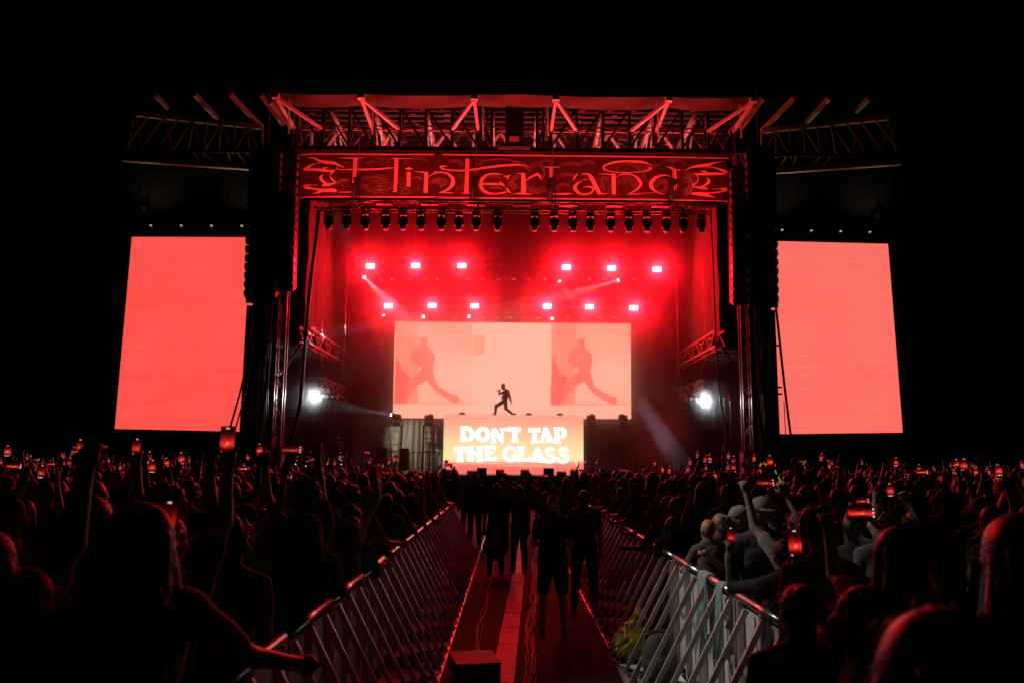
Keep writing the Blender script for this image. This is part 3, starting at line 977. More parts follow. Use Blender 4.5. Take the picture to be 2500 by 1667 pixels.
# second added strip light behind the banner, for the underside of the roof
rb = empty("roof_batten", (0, 37.6, ZB - .9), "lighting batten behind the banner, washing the roof trusses pink", "light batten")
for i in range(7):
    MB().box((-7.8 + 2.6 * i, 37.6, ZB - .9), (2.4, .12, .1)).build("batten_unit", M_BLACK, rb)
    ld = bpy.data.lights.new("roof_batten_light", 'AREA')
    ld.shape = 'RECTANGLE'; ld.size = 2.2; ld.size_y = .08; ld.energy = E_ADDED_WASH * .9 / 7; ld.color = (1, .2, .2)
    lo = bpy.data.objects.new("roof_batten_light", ld)
    COL.objects.link(lo); lo.parent = rb
    lo.location = (-7.8 + 2.6 * i, 0, .07)
    lo.rotation_euler = (math.radians(180), 0, 0)
for x in (-7, 0, 7):
    barobj("drop_bar", (x, 37.6, ZB - .85), (x, 37.6, RZ - .15), .04, .04, M_BLACK, rb)

# ================================================================== CHAIN HOISTS
for i, (px, py) in enumerate(((868, 462), (1157, 462), (1345, 464), (1640, 466))):
    c = U(px, py, 35.2)
    h = empty("chain_hoist", c, "%s of four black chain hoists from left, hanging before the banner" % ORD[i], "chain hoist", "chain hoists before the banner")
    a = -.25 + .2 * i
    MB().box(c + Vector((.08, 0, .42)), (.34, .26, .24), Matrix.Rotation(a, 3, 'Y')).build("motor_body", M_BLACK, h)
    MB().lathe([(.11, -.55), (.14, -.45), (.135, .05), (.12, .22), (.1, .26)], 10, Matrix.Translation(c + Vector((-.05, 0, 0)))).build("chain_bag", M_CAB, h, True)
    MB().tube([c + Vector((.1, 0, .52)), (c.x + .1, c.y, ZB + .1)], .018, 5).build("lift_chain", M_GREY, h)
    MB().tube([c + Vector((.16, 0, .35)), c + Vector((.2, 0, -.3)), c + Vector((.2, 0, -.75))], .022, 5).build("hook_chain", M_BLACK, h)
    MB().box(c + Vector((.2, 0, -.8)), (.1, .08, .14)).build("hook", M_GREY, h)

# ================================================================== MOVING HEADS ON THE FRONT TRUSS
ZLT = U(1250, 505, 35.9).z
lt = empty("front_light_truss", (0, 35.9, ZLT), "black lighting truss full of fixtures just below the banner", "truss")
box_truss(lt, (U(770, 500, 35.9).x, 35.9, ZLT), (U(1735, 500, 35.9).x, 35.9, ZLT), .45, .45, 36, M_BLACK, .028, .014)
for k in range(9):
    xx = U(800 + 112 * k, 500, 35.9).x
    MB().box((xx + .5, 35.75, ZLT + .12), (.8, .3, .25)).build("cable_dimmer", M_BLACK, lt)
    MB().box((xx + .2, 35.62, ZLT - .22), (.07, .02, .14), Matrix.Rotation(.5, 3, 'Y')).build("tape_tag", M_WHITE, lt)
    MB().box((xx + .34, 35.62, ZLT - .22), (.07, .02, .14), Matrix.Rotation(.5, 3, 'Y')).build("tape_tag", M_WHITE, lt)


def make_moving_head():
    r = empty("moving_head", (0, 0, 0))
    MB().box((0, 0, -.12), (.36, .3, .18)).build("base", M_BLACK, r)
    for sx in (-1, 1):
        MB().box((sx * .19, 0, -.42), (.05, .16, .5)).build("yoke_arm", M_BLACK, r)
    MB().lathe([(.10, -.86), (.15, -.80), (.16, -.62), (.165, -.42), (.15, -.28), (.09, -.24)], 14).build("head", M_CAB, r, True)
    MB().lathe([(.115, -.885), (.125, -.865)], 14).build("lens_ring", M_ALU, r, True)
    MB().tube([(-.1, 0, -.03), (-.1, 0, .08)], .03, 6).build("clamp", M_GREY, r)
    MB().tube([(.1, 0, -.03), (.1, 0, .08)], .03, 6).build("clamp", M_GREY, r)
    return r


MH = [804, 848, 893, 942, 985, 1028, 1078, 1121, 1164, 1216, 1305, 1353, 1398, 1441, 1491, 1534, 1578, 1626, 1669, 1712]
mh0 = make_moving_head()
for i, px in enumerate(MH):
    o = mh0 if i == 0 else copy_tree(mh0)
    o.location = (U(px, 515, 35.9).x, 35.9, ZLT - .27)
    o.rotation_euler = (0, rnd.uniform(-.05, .05), rnd.uniform(-.3, .3))
    tag(o, "%s moving head light from left in the row hanging under the banner" % ORD[i], "stage light", "moving heads under the banner")

# ================================================================== UPSTAGE LIGHT TRUSSES AND BLINDERS
E_FACE = emat("blinder_face", (1.0, .5, .42), 7.0)
UP = [(904, 650), (1014.6, 649), (1127.5, 649), (1382.7, 653), (1493, 655), (1604, 658)]
LO = [(948, 747), (1055, 746), (1159, 747), (1336, 748), (1439, 749), (1547, 752)]
for row, yy, pts, nm in ((0, 42.6, UP, "upper"), (1, 44.0, LO, "lower")):
    zt = U(1250, pts[0][1] - 12, yy).z
    for seg, (a, c) in enumerate(((pts[0][0] - 40, pts[2][0] + 60), (pts[3][0] - 60, pts[5][0] + 40))):
        xa, xb = U(a, 700, yy).x, U(c, 700, yy).x
        t = empty("lighting_truss", ((xa + xb) / 2, yy + .4, zt), "%s lighting truss carrying red blinders, %s half of the stage" % (nm, ("left", "right")[seg]), "truss", "upstage lighting trusses")
        box_truss(t, (xa, yy + .45, zt), (xb, yy + .45, zt), .4, .5, 12, M_ALU, .03, .014, True)
        for k in (.1, .5, .9):
            x = xa + (xb - xa) * k
            barobj("suspension", (x, yy + .45, zt + .25), (x, yy + .45, RZ - .3), .03, .03, M_BLACK, t)
    mid = empty("lighting_truss", (0, yy + .5, zt + (.1 if row else .5)), "dark %s middle truss between the blinders" % nm, "truss", "upstage lighting trusses")
    box_truss(mid, (U(1180, 700, yy).x, yy + .5, zt - .1), (U(1335, 700, yy).x, yy + .5, zt - .1), .4, .4, 5, M_BLACK, .03, .014, True)
    for i, (px, py) in enumerate(pts):
        c = U(px, py, yy)
        r = empty("blinder_light", c, "%s glowing red blinder from left in the %s row above the stage screen" % (ORD[i], nm), "stage light", "%s row of blinders" % nm)
        MB().box(c + Vector((0, .16, 0)), (.56, .26, .36)).build("housing", M_BLACK, r)
        MB().box(c, (.46, .03, .25)).build("lamp_face", E_FACE, r)
        for sx in (-1, 1):
            MB().box(c + Vector((sx * .3, .16, .1)), (.03, .06, .5)).build("yoke_arm", M_BLACK, r)
        ld = bpy.data.lights.new("blinder_lamp", 'SPOT')
        ld.spot_size = math.radians(176); ld.spot_blend = 1.0
        ld.energy = E_BLINDER * (1.0 if i < 3 else 1.25)
        ld.color = RED
        ld.shadow_soft_size = .07
        lo = bpy.data.objects.new("blinder_lamp", ld)
        COL.objects.link(lo); lo.parent = r
        lo.location = (0, -.12, 0)
        lo.rotation_euler = (math.radians(-84), 0, 0)

# small round wash lights hanging under the trusses (unlit)
def make_wash():
    r = empty("wash_light", (0, 0, 0))
    MB().lathe([(.06, .14), (.15, .1), (.16, -.06), (.17, -.1)], 12).build("head", M_CAB, r, True)
    MB().lathe([(.13, -.115), (.14, -.105)], 12).build("lens", M_ALU, r, True)
    MB().box((0, 0, .2), (.06, .06, .16)).build("bracket", M_BLACK, r)
    return r


w0 = make_wash()
kk = 0
for nm, yy, py, pxs in (("upper", 42.6, 682, [928, 958, 1000, 1037, 1068, 1108, 1140, 1178, 1218, 1254, 1290, 1330, 1400, 1439, 1475, 1548, 1580]),
                        ("lower", 44.0, 776, [905, 1000, 1030, 1112, 1180, 1214, 1247, 1280, 1315, 1385, 1420, 1465, 1500, 1588])):
    for i, px in enumerate(pxs):
        o = w0 if kk == 0 else copy_tree(w0)
        kk += 1
        o.location = U(px, py - 5, yy)
        o.rotation_euler = (rnd.uniform(-.3, .1), rnd.uniform(-.3, .3), 0)
        tag(o, "%s small round wash light from left, hanging under the %s blinder row" % (ORD[i], nm), "stage light", "small wash lights")

# narrow white beams
BEAMS = [("upper far left", 889, 677, (924, 712), 42.4, 16, 1.0), ("lower far left", 936, 770, (924, 745), 43.8, 7, .5), ("lower, left of centre", 1034, 773, (1010, 777), 43.8, 7, .4),
         ("lower, near the left screen top", 1145, 773, (1185, 788), 43.6, 7, .8), ("upper, right of centre", 1366, 687, (1404, 744), 42.4, 6, 1.2),
         ("upper, second from the right", 1509, 685, (1455, 700), 42.4, 10, 1.6), ("lower, over the right of the screen", 1348, 778, (1336, 822), 43.6, 5, 1.0), ("on the leftmost ladder tower", 955, 1012, (905, 1004), 41.2, 13, .35)]
for nm, px, py, (qx, qy), yy, ang, k in BEAMS:
    c = U(px, py, yy)
    q = U(qx, qy, yy - .5)
    r = empty("beam_light", c, "small beam light throwing a white shaft, %s" % nm, "stage light", "white beam lights")
    d = (q - c).normalized()
    R = d.to_track_quat('-Z', 'Y').to_matrix()
    MB().lathe([(.05, .05), (.09, .0), (.1, .22), (.06, .3)], 10, Matrix.Translation(c) @ R.to_4x4()).build("head", M_CAB, r, True)
    MB().lathe([(.065, -.012), (.075, .002)], 10, Matrix.Translation(c) @ R.to_4x4()).build("lens", emat("beam_lens", (.9, .85, 1.0), 12, False), r)
    MB().box(c + Vector((0, .1, .22)), (.08, .1, .3)).build("bracket", M_BLACK, r)
    ld = bpy.data.lights.new("beam_lamp", 'SPOT')
    ld.energy = E_BEAM * k; ld.color = (.82, .78, 1.0)
    ld.spot_size = math.radians(ang); ld.spot_blend = .35; ld.shadow_soft_size = .03
    lo = bpy.data.objects.new("beam_lamp", ld)
    COL.objects.link(lo); lo.parent = r
    lo.matrix_local = Matrix.Translation(d * .04) @ R.to_4x4()

# ================================================================== CENTRE SCREEN
YS = 45.2
def grad_screen(name, stops, noise=.06, gain=1.0):
    """screen picture: vertical gradient in object z (0 bottom .. 1 top) with soft uneven video content"""
    m = bpy.data.materials.new(name)
    m.use_nodes = True
    nt = m.node_tree
    nt.nodes.remove(nt.nodes["Principled BSDF"])
    e = nt.nodes.new("ShaderNodeEmission")
    tc = nt.nodes.new("ShaderNodeTexCoord")
    sp = nt.nodes.new("ShaderNodeSeparateXYZ")
    nt.links.new(tc.outputs["Generated"], sp.inputs[0])
    nz = nt.nodes.new("ShaderNodeTexNoise"); nz.inputs["Scale"].default_value = 3; nz.inputs["Detail"].default_value = 3
    mp = nt.nodes.new("ShaderNodeMapping"); mp.inputs["Scale"].default_value = (1.2, 0, 6)
    nt.links.new(tc.outputs["Generated"], mp.inputs[0]); nt.links.new(mp.outputs[0], nz.inputs["Vector"])
    ad = nt.nodes.new("ShaderNodeMath"); ad.operation = 'MULTIPLY_ADD'; ad.inputs[1].default_value = noise * 2
    nt.links.new(nz.outputs[0], ad.inputs[0]); nt.links.new(sp.outputs[2], ad.inputs[2])
    su = nt.nodes.new("ShaderNodeMath"); su.operation = 'SUBTRACT'; su.inputs[1].default_value = noise
    nt.links.new(ad.outputs[0], su.inputs[0])
    cr = nt.nodes.new("ShaderNodeValToRGB")
    el = cr.color_ramp.elements
    while len(el) < len(stops): el.new(.5)
    for i, (p, c) in enumerate(stops):
        el[i].position = p; el[i].color = tuple(c) + (1,)
    nt.links.new(su.outputs[0], cr.inputs[0]); nt.links.new(cr.outputs[0], e.inputs[0])
    e.inputs[1].default_value = gain
    nt.links.new(e.outputs[0], nt.nodes["Material Output"].inputs[0])
    return m


cs = empty("stage_screen", (0, YS, U(1250, 1020, YS).z), "wide glowing peach video screen at the back of the stage", "video screen")
SQ = [U(959, 1020, YS), U(1541, 1022, YS), U(1540, 790, YS), U(964, 785, YS)]
MB().add(SQ, [(0, 1, 2, 3)]).build("display", grad_screen("stage_screen_picture", [(0, (1.0, .43, .30)), (.14, (1, .42, .29)), (.16, (1, .38, .26)), (.45, (1, .40, .28)), (.7, (1, .34, .235)), (1, (1, .29, .2))], .05, 1.3), cs)
MB().prism([p + Vector((0, .06, 0)) + (p - sum(SQ, Vector()) / 4) * .01 for p in SQ], (0, .25, 0)).build("cabinet_frame", M_BLACK, cs)
FZ, FS = (950, 780), 1944 / 310
FIG = [(480, 275), (590, 270), (585, 390), (600, 425), (660, 460), (690, 540), (710, 590), (690, 680), (670, 740), (680, 830), (740, 1010), (960, 1140), (1060, 1160), (1090, 1230), (1060, 1280), (980, 1270), (870, 1200), (720, 1110), (640, 1010), (580, 930), (440, 1010), (330, 1130), (260, 1290), (215, 1290), (300, 1000), (370, 890), (500, 740), (420, 690), (330, 600), (320, 560), (380, 450), (310, 465), (380, 440), (470, 390), (480, 330), (440, 345), (470, 310)]
SHAPES = [("picture_panel", [(96, 40), (457, 44), (440, 1290), (62, 1290)], (1.0, .24, .155), .004),
          ("picture_panel", [(1290, 245), (1465, 245), (1462, 540), (1290, 540)], (1.0, .29, .19), .004),
          ("picture_shadow", [(93, 540), (210, 780), (340, 890), (300, 1000), (215, 1290), (62, 1290), (78, 850)], (1.0, .12, .085), .008),  # darker wedge of the video picture
          ("picture_panel", [(440, 1262), (1260, 1275), (1260, 1292), (440, 1292)], (1.0, .29, .19), .006),
          ("picture_panel", [(1275, 45), (2478, 60), (2478, 1490), (1275, 1490)], (1.0, .43, .31), .0025),
          ("picture_figure", FIG, (1.0, .16, .11), .010)]
for dx in (0, 384):
    for i, (nm, poly, col, off) in enumerate(SHAPES):
        if dx and i in (1, 4): continue
        P = []
        for x, y in poly:
            q = U(FZ[0] + x / FS + dx, FZ[1] + y / FS + (3 if dx else 0), YS)
            P.append((min(max(q.x, SQ[0].x + .05), SQ[1].x - .05), YS - off, q.z))
        MB().add(P, [tuple(range(len(P)))]).build(nm, emat("screen_%s_%d%d" % (nm, i, dx), tuple(min(1, c * (.93 if dx and c < 1 else 1)) for c in col), 1.3, False), cs)

# ================================================================== TEXT RISER
YT = 39.0
T0, T1, T2, T3 = U(1081, 1157, YT), U(1425, 1160, YT), U(1425, 1014, YT), U(1081, 1010.5, YT)
rz = (T2.z + T3.z) / 2
riser = empty("lettered_riser", (0, YT, DZ), "tall stage riser faced with glowing orange screen reading DON'T TAP THE GLASS", "riser")
stops = [(0, (1, .17, .13)), (.12, (1, .19, .15)), (.2, (1, .34, .22)), (.25, (1, .84, .46)), (.35, (1.0, .82, .40)), (.5, (1, .72, .37)), (.68, (1, .56, .32)), (.85, (1, .41, .27)), (1, (1, .36, .25))]
mxr = max(T0.z, DZ)
MB().add([(T0.x, YT, DZ), (T1.x, YT, DZ), (T1.x, YT, rz), (T0.x, YT, rz)], [(0, 1, 2, 3)]).build("display", grad_screen("riser_picture", stops, .012, 1.0), riser)
MB().box(((T0.x + T1.x) / 2, YT + .9, (DZ + rz) / 2 - .01), (T1.x - T0.x - .02, 1.76, rz - DZ - .02)).build("riser_body", M_BLACK, riser)
# flat glowing streaks: light and shade of folds, and reflections, painted on
streakA = emat("crease_bright", (1, .55, .36), 1.0, False)
streakB = emat("crease_dark", (1, .22, .15), 1.0, False)
TZ, TS = (1080, 1000), 2352 / 350
ribbons([[(110, 95, 6), (190, 160, 22), (290, 260, 3)], [(300, 110, 3), (800, 118, 8), (1400, 118, 3)], [(300, 165, 3), (500, 170, 7), (900, 172, 3)], [(560, 205, 3), (900, 208, 6), (1500, 205, 3)]], TZ, TS, YT, .004, "facing_crease", streakA, riser)
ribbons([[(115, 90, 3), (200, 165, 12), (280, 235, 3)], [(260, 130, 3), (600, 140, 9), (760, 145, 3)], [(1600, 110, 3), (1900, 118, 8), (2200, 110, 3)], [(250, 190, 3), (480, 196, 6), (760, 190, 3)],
         [(100, 75, 3), (180, 78, 8), (290, 76, 3)], [(2080, 92, 3), (2150, 96, 8), (2220, 95, 3)], [(0, 905, 4), (200, 900, 6), (420, 905, 3)]], TZ, TS, YT, .006, "facing_crease", streakB, riser)
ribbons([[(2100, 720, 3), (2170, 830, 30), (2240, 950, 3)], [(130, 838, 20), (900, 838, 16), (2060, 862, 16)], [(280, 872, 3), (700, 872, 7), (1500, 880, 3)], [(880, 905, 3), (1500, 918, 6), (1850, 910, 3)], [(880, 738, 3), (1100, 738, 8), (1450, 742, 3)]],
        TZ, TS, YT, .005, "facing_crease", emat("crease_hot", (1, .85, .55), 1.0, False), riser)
S1 = [[(345, 285, 82), (345, 500, 82)], [(298, 285, 34), (420, 288, 34)], [(290, 500, 36), (410, 502, 34)], [(370, 300, 40), (440, 308, 66), (493, 390, 76), (465, 470, 66), (370, 498, 36)],
      [(840, 305, 56), (835, 520, 56)], [(790, 523, 42), (885, 523, 42)], [(845, 315, 72), (985, 520, 66)], [(990, 310, 46), (985, 535, 34)], [(942, 315, 38), (1050, 315, 34)],
      [(1097, 268, 8), (1072, 315, 34), (1055, 345, 46)],
      [(1190, 300, 80), (1190, 510, 74)], [(1092, 312, 52), (1292, 312, 52)], [(1105, 310, 36), (1110, 355, 34)], [(1276, 310, 36), (1270, 358, 34)], [(1128, 508, 38), (1254, 508, 38)],
      [(1512, 310, 76), (1512, 520, 72)], [(1412, 320, 48), (1608, 320, 48)], [(1425, 320, 34), (1430, 365, 32)], [(1592, 320, 34), (1588, 365, 32)], [(1452, 521, 38), (1572, 521, 38)],
      [(1688, 295, 56), (1630, 512, 42)], [(1690, 295, 70), (1772, 510, 84)], [(1640, 445, 44), (1750, 445, 44)], [(1588, 518, 36), (1674, 520, 36)], [(1698, 514, 42), (1842, 512, 40)],
      [(1872, 295, 76), (1880, 530, 78)], [(1820, 300, 38), (1900, 300, 40)], [(1820, 524, 40), (1942, 526, 40)], [(1890, 305, 40), (1968, 315, 62), (2003, 372, 72), (1968, 440, 60), (1890, 452, 40)]]
S2 = [[(295, 620, 84), (290, 835, 78)], [(196, 630, 54), (402, 630, 54)], [(208, 630, 38), (212, 685, 36)], [(388, 630, 38), (384, 688, 36)], [(236, 832, 40), (344, 834, 40)],
      [(455, 620, 76), (452, 825, 76)], [(612, 620, 76), (614, 830, 78)], [(455, 712, 56), (612, 714, 56)], [(410, 620, 42), (512, 616, 42)], [(560, 618, 42), (668, 616, 42)], [(410, 822, 42), (516, 826, 42)], [(558, 830, 42), (672, 830, 42)],
      [(745, 605, 76), (740, 808, 76)], [(698, 606, 48), (872, 606, 44)], [(862, 606, 36), (860, 655, 34)], [(745, 702, 44), (832, 702, 40)], [(698, 806, 48), (872, 802, 48)], [(882, 805, 40), (884, 762, 34)],
      [(1205, 690, 36), (1170, 628, 44), (1090, 618, 54), (1018, 700, 68), (1050, 800, 62), (1130, 826, 54), (1196, 792, 54), (1200, 738, 44)], [(1140, 742, 38), (1232, 742, 38)],
      [(1290, 615, 72), (1290, 818, 72)], [(1232, 616, 42), (1354, 616, 42)], [(1238, 816, 46), (1412, 816, 46)], [(1418, 820, 40), (1420, 765, 34)],
      [(1552, 620, 52), (1488, 818, 40)], [(1552, 620, 72), (1632, 822, 78)], [(1505, 758, 40), (1602, 758, 40)], [(1442, 826, 38), (1542, 826, 38)], [(1568, 836, 42), (1692, 836, 42)],
      [(1838, 670, 40), (1790, 636, 46), (1720, 652, 54), (1732, 720, 60), (1810, 760, 64), (1828, 820, 58), (1760, 850, 52), (1680, 832, 46), (1668, 788, 30)],
      [(2064, 672, 42), (2010, 636, 48), (1940, 652, 54), (1952, 716, 60), (2030, 756, 64), (2050, 820, 58), (1980, 850, 52), (1908, 832, 46), (1893, 780, 30)]]
oc = [(665 + 84 * math.cos(2 * math.pi * i / 20), 402 + 94 * math.sin(2 * math.pi * i / 20), 54 + 22 * abs(math.cos(2 * math.pi * i / 20))) for i in range(21)]
LETM = emat("letter_light", (1, 1, .98), 1.8)
letters([("letter", q) for q in (S1[:4], [oc], S1[4:9], S1[9:10], S1[10:15], S1[15:20], S1[20:25], S1[25:], S2[:5], S2[5:12], S2[12:18], S2[18:20], S2[20:24], S2[24:29], S2[29:30], S2[30:])], TZ, TS, YT, .009, LETM, riser)

# small dome lights on the riser edge
for i, px in enumerate((1128, 1291, 1367)):
    c = U(px, 1012, YT + .4)
    r = empty("dome_light", (c.x, c.y, rz), "%s small dome light from left on the edge of lettered riser" % ORD[i], "stage light", "dome lights on the riser")
    MB().lathe([(.17, .0), (.17, .03), (.13, .09), (.05, .12)], 12, Matrix.Translation((c.x, c.y, rz))).build("dome", M_CAB, r, True)
    MB().lathe([(.05, .12), (.03, .135)], 8, Matrix.Translation((c.x, c.y, rz))).build("lens", M_LENS, r, True)

# ================================================================== STAGE GEAR
# ladder towers with moving lights left and right of the riser
for i, (px, yy) in enumerate(((968, 41.5), (1047, 41.5), (1443, 41.5), (1521, 41.5))):
    zt = U(px, 1040, yy).z
    X = U(px, 1040, yy).x
    t = empty("ladder_tower", (X, yy, DZ), "%s slim ladder tower from left standing beside the lettered riser" % ORD[i], "tower", "ladder towers on stage")
    for a in (-.27, .27):
        for c in (-.2, .2):
            barobj("leg", (X + a, yy + c, DZ), (X + a, yy + c, zt), .05, .05, M_GREY, t)
    k = 0
    z = DZ + .08
    while z < zt:
        barobj("rung", (X - .27, yy - .2, z), (X + .27, yy - .2, z), .03, .03, M_GREY, t)
        barobj("rung", (X - .27, yy + .2, z), (X + .27, yy + .2, z), .03, .03, M_GREY, t)
        z += .33
    MB().box((X, yy, zt + .03), (.62, .5, .06)).build("top_plate", M_BLACK, t)
    r = empty("moving_head", (X, yy, zt + .06), "moving head light standing on top of the %s ladder tower from left" % ORD[i], "stage light", "moving heads on ladder towers")
    MB().box((X, yy, zt + .14), (.36, .32, .16)).build("base", M_BLACK, r)
    for sx in (-1, 1):
        MB().box((X + sx * .2, yy, zt + .38), (.06, .14, .38)).build("yoke_arm", M_CAB, r)
    tl = Matrix.Translation((X, yy, zt + .45)) @ Matrix.Rotation((.9, 1.2, .3, -.9)[i], 4, 'Z') @ Matrix.Rotation(1.35, 4, 'X')
    MB().lathe([(.08, -.22), (.15, -.14), (.17, .06), (.15, .18), (.12, .2)], 14, tl).build("head", M_CAB, r, True)
    MB().lathe([(.11, .203), (.06, .215)], 14, tl).build("lens", M_LENS, r, True)

# pleated grey curtain left, dark red right, behind the riser
cz = U(1250, 1026, 43.5).z
for nm, pa, pb, m in (("left", 860, 1090, mat("grey_green_curtain", (0.30, 0.29, 0.22), 0.75, 0, .3, 3, .3)), ("right", 1415, 1640, mat("dull_dark_curtain", (0.16, 0.12, 0.12), 0.8, 0, .3, 3, .3))):
    xa, xb = U(pa, 1060, 43.5).x, U(pb, 1060, 43.5).x
    r = empty("stage_curtain", ((xa + xb) / 2, 43.5, DZ), "pleated %s curtain hanging under the stage screen on the %s" % ("grey green" if nm == "left" else "dark red", nm), "curtain", "curtains under the stage screen")
    nseg = 4
    for sgm in range(nseg):
        vs, fs = [], []
        n = 40
        for i in range(n + 1):
            u = (sgm + i / n * .995) / nseg
            for j in range(7):
                v = j / 6
                ph = 46 * u + 5.5 * v * math.sin(3.1 * u + 1)
                vs.append((xa + (xb - xa) * u, 43.5 + .07 * math.sin(ph) * (.5 + .7 * v) + .04 * math.sin(ph * 2.3), DZ + (cz - DZ) * (1 - v)))
        for i in range(n):
            for j in range(6):
                q = i * 7 + j
                fs.append((q, q + 1, q + 8, q + 7))
        MB().add(vs, fs).build("curtain_panel", m, r, True)

# steel railings on the deck
RAILM = mat("pale_railing_steel", (0.55, 0.53, 0.42), 0.35, 0.3)
for nm, pa, pb, yy in (("left, by the curtain", 1000, 1078, 41.0), ("far left, before the black cloth", 868, 965, 41.2), ("right of the riser", 1440, 1545, 41.0), ("far right, in the smoke", 1550, 1645, 41.2)):
    xa, xb = U(pa, 1130, yy).x, U(pb, 1130, yy).x
    r = empty("steel_railing", ((xa + xb) / 2, yy, DZ), "low steel railing with upright bars on stage, %s" % nm, "railing", "railings on the stage deck")
    z1 = DZ + 1.02
    barobj("top_rail", (xa, yy, z1), (xb, yy, z1), .05, .05, RAILM, r)
    barobj("bottom_rail", (xa, yy, DZ + .15), (xb, yy, DZ + .15), .04, .04, RAILM, r)
    n = int((xb - xa) / .2)
    for k in range(n + 1):
        x = xa + (xb - xa) * k / n
        barobj("upright", (x, yy, DZ), (x, yy, z1), .035, .035, RAILM, r)

# flight cases
CASEM = mat("grey_blue_case_laminate", (0.09, 0.09, 0.11), 0.5)
for i, (pa, pb, pt, yy) in enumerate(((921, 947, 1092, 40.8), (978, 998, 1094, 40.8))):
    a, b_ = U(pa, pt, yy), U(pb, pt, yy)
    r = empty("flight_case", ((a.x + b_.x) / 2, yy, DZ), "%s tall flight case standing between the left ladder towers" % ("wider" if i == 0 else "narrower"), "flight case", "flight cases on stage")
    w, h = b_.x - a.x, a.z - DZ
    MB().box(((a.x + b_.x) / 2, yy, DZ + h / 2 + .05), (w, .6, h - .1)).build("case_body", CASEM, r)
    for x in (a.x, b_.x):
        barobj("edge_trim", (x, yy - .31, DZ + .1), (x, yy - .31, DZ + h), .04, .04, M_ALU, r)
    barobj("edge_trim", (a.x, yy - .31, DZ + h), (b_.x, yy - .31, DZ + h), .04, .04, M_ALU, r)
    for sx in (.3, .7):
        MB().box((a.x + w * sx, yy - .305, DZ + h * .55), (.1, .02, .08)).build("latch", M_ALU, r)

# wedge monitors and boxes along the front edge
MON = [(1089, 1109, 1144, 36.9, "low"), (1141, 1165, 1150, 36.7, "low"), (1165, 1188, 1141, 36.6, "upright"), (1211, 1231, 1144, 36.8, "low"), (1271, 1292, 1144, 36.8, "low"), (1327, 1352, 1142, 36.6, "upright"), (1359, 1382, 1150, 36.7, "low"),
       (1392, 1412, 1144, 36.9, "low"), (1450, 1464, 1150, 36.8, "low"), (1464, 1492, 1142, 36.6, "upright"), (1511, 1532, 1145, 36.8, "low"), (1000, 1020, 1146, 36.8, "low")]
for i, (pa, pb, pt, yy, kd) in enumerate(MON):
    a, b_ = U(pa, pt, yy), U(pb, pt, yy)
    w, h = b_.x - a.x, max(a.z - DZ, .2)
    pos = "between %d and %d" % (pa, pb)
    r = empty("stage_monitor", ((a.x + b_.x) / 2, yy, DZ), "%s black %s monitor box from left along the front stage edge" % (ORD[sorted(m_[0] for m_ in MON).index(pa)], "upright" if kd == "upright" else "wedge"), "speaker", "monitor boxes on the stage edge")
    x0, x1 = a.x, b_.x
    if kd == "upright":
        MB().box(((x0 + x1) / 2, yy, DZ + h / 2), (w, .45, h)).build("cabinet", M_CAB, r)
    else:
        MB().prism([(x0, yy - .25, DZ), (x0, yy - .25, DZ + h * .75), (x0, yy - .1, DZ + h), (x0, yy + .3, DZ + .12), (x0, yy + .3, DZ)], (w, 0, 0)).build("cabinet", M_CAB, r)
    MB().box(((x0 + x1) / 2, yy - .262, DZ + h * .22), (w * .96, .02, .05)).build("trim_strip", M_GREY, r)
a = U(1500, 1139, 37.4); b_ = U(1521, 1150, 37.4)
r = empty("setlist_box", ((a.x + b_.x) / 2, 37.4, DZ), "small pale box catching light on right of the stage edge", "box")
MB().box(((a.x + b_.x) / 2, 37.4, DZ + .16), (b_.x - a.x, .3, .32)).build("box_body", M_WHITE, r)
MB().box(((a.x + b_.x) / 2, 37.4, DZ + .335), (b_.x - a.x + .03, .33, .03)).build("lid", M_WHITE, r)

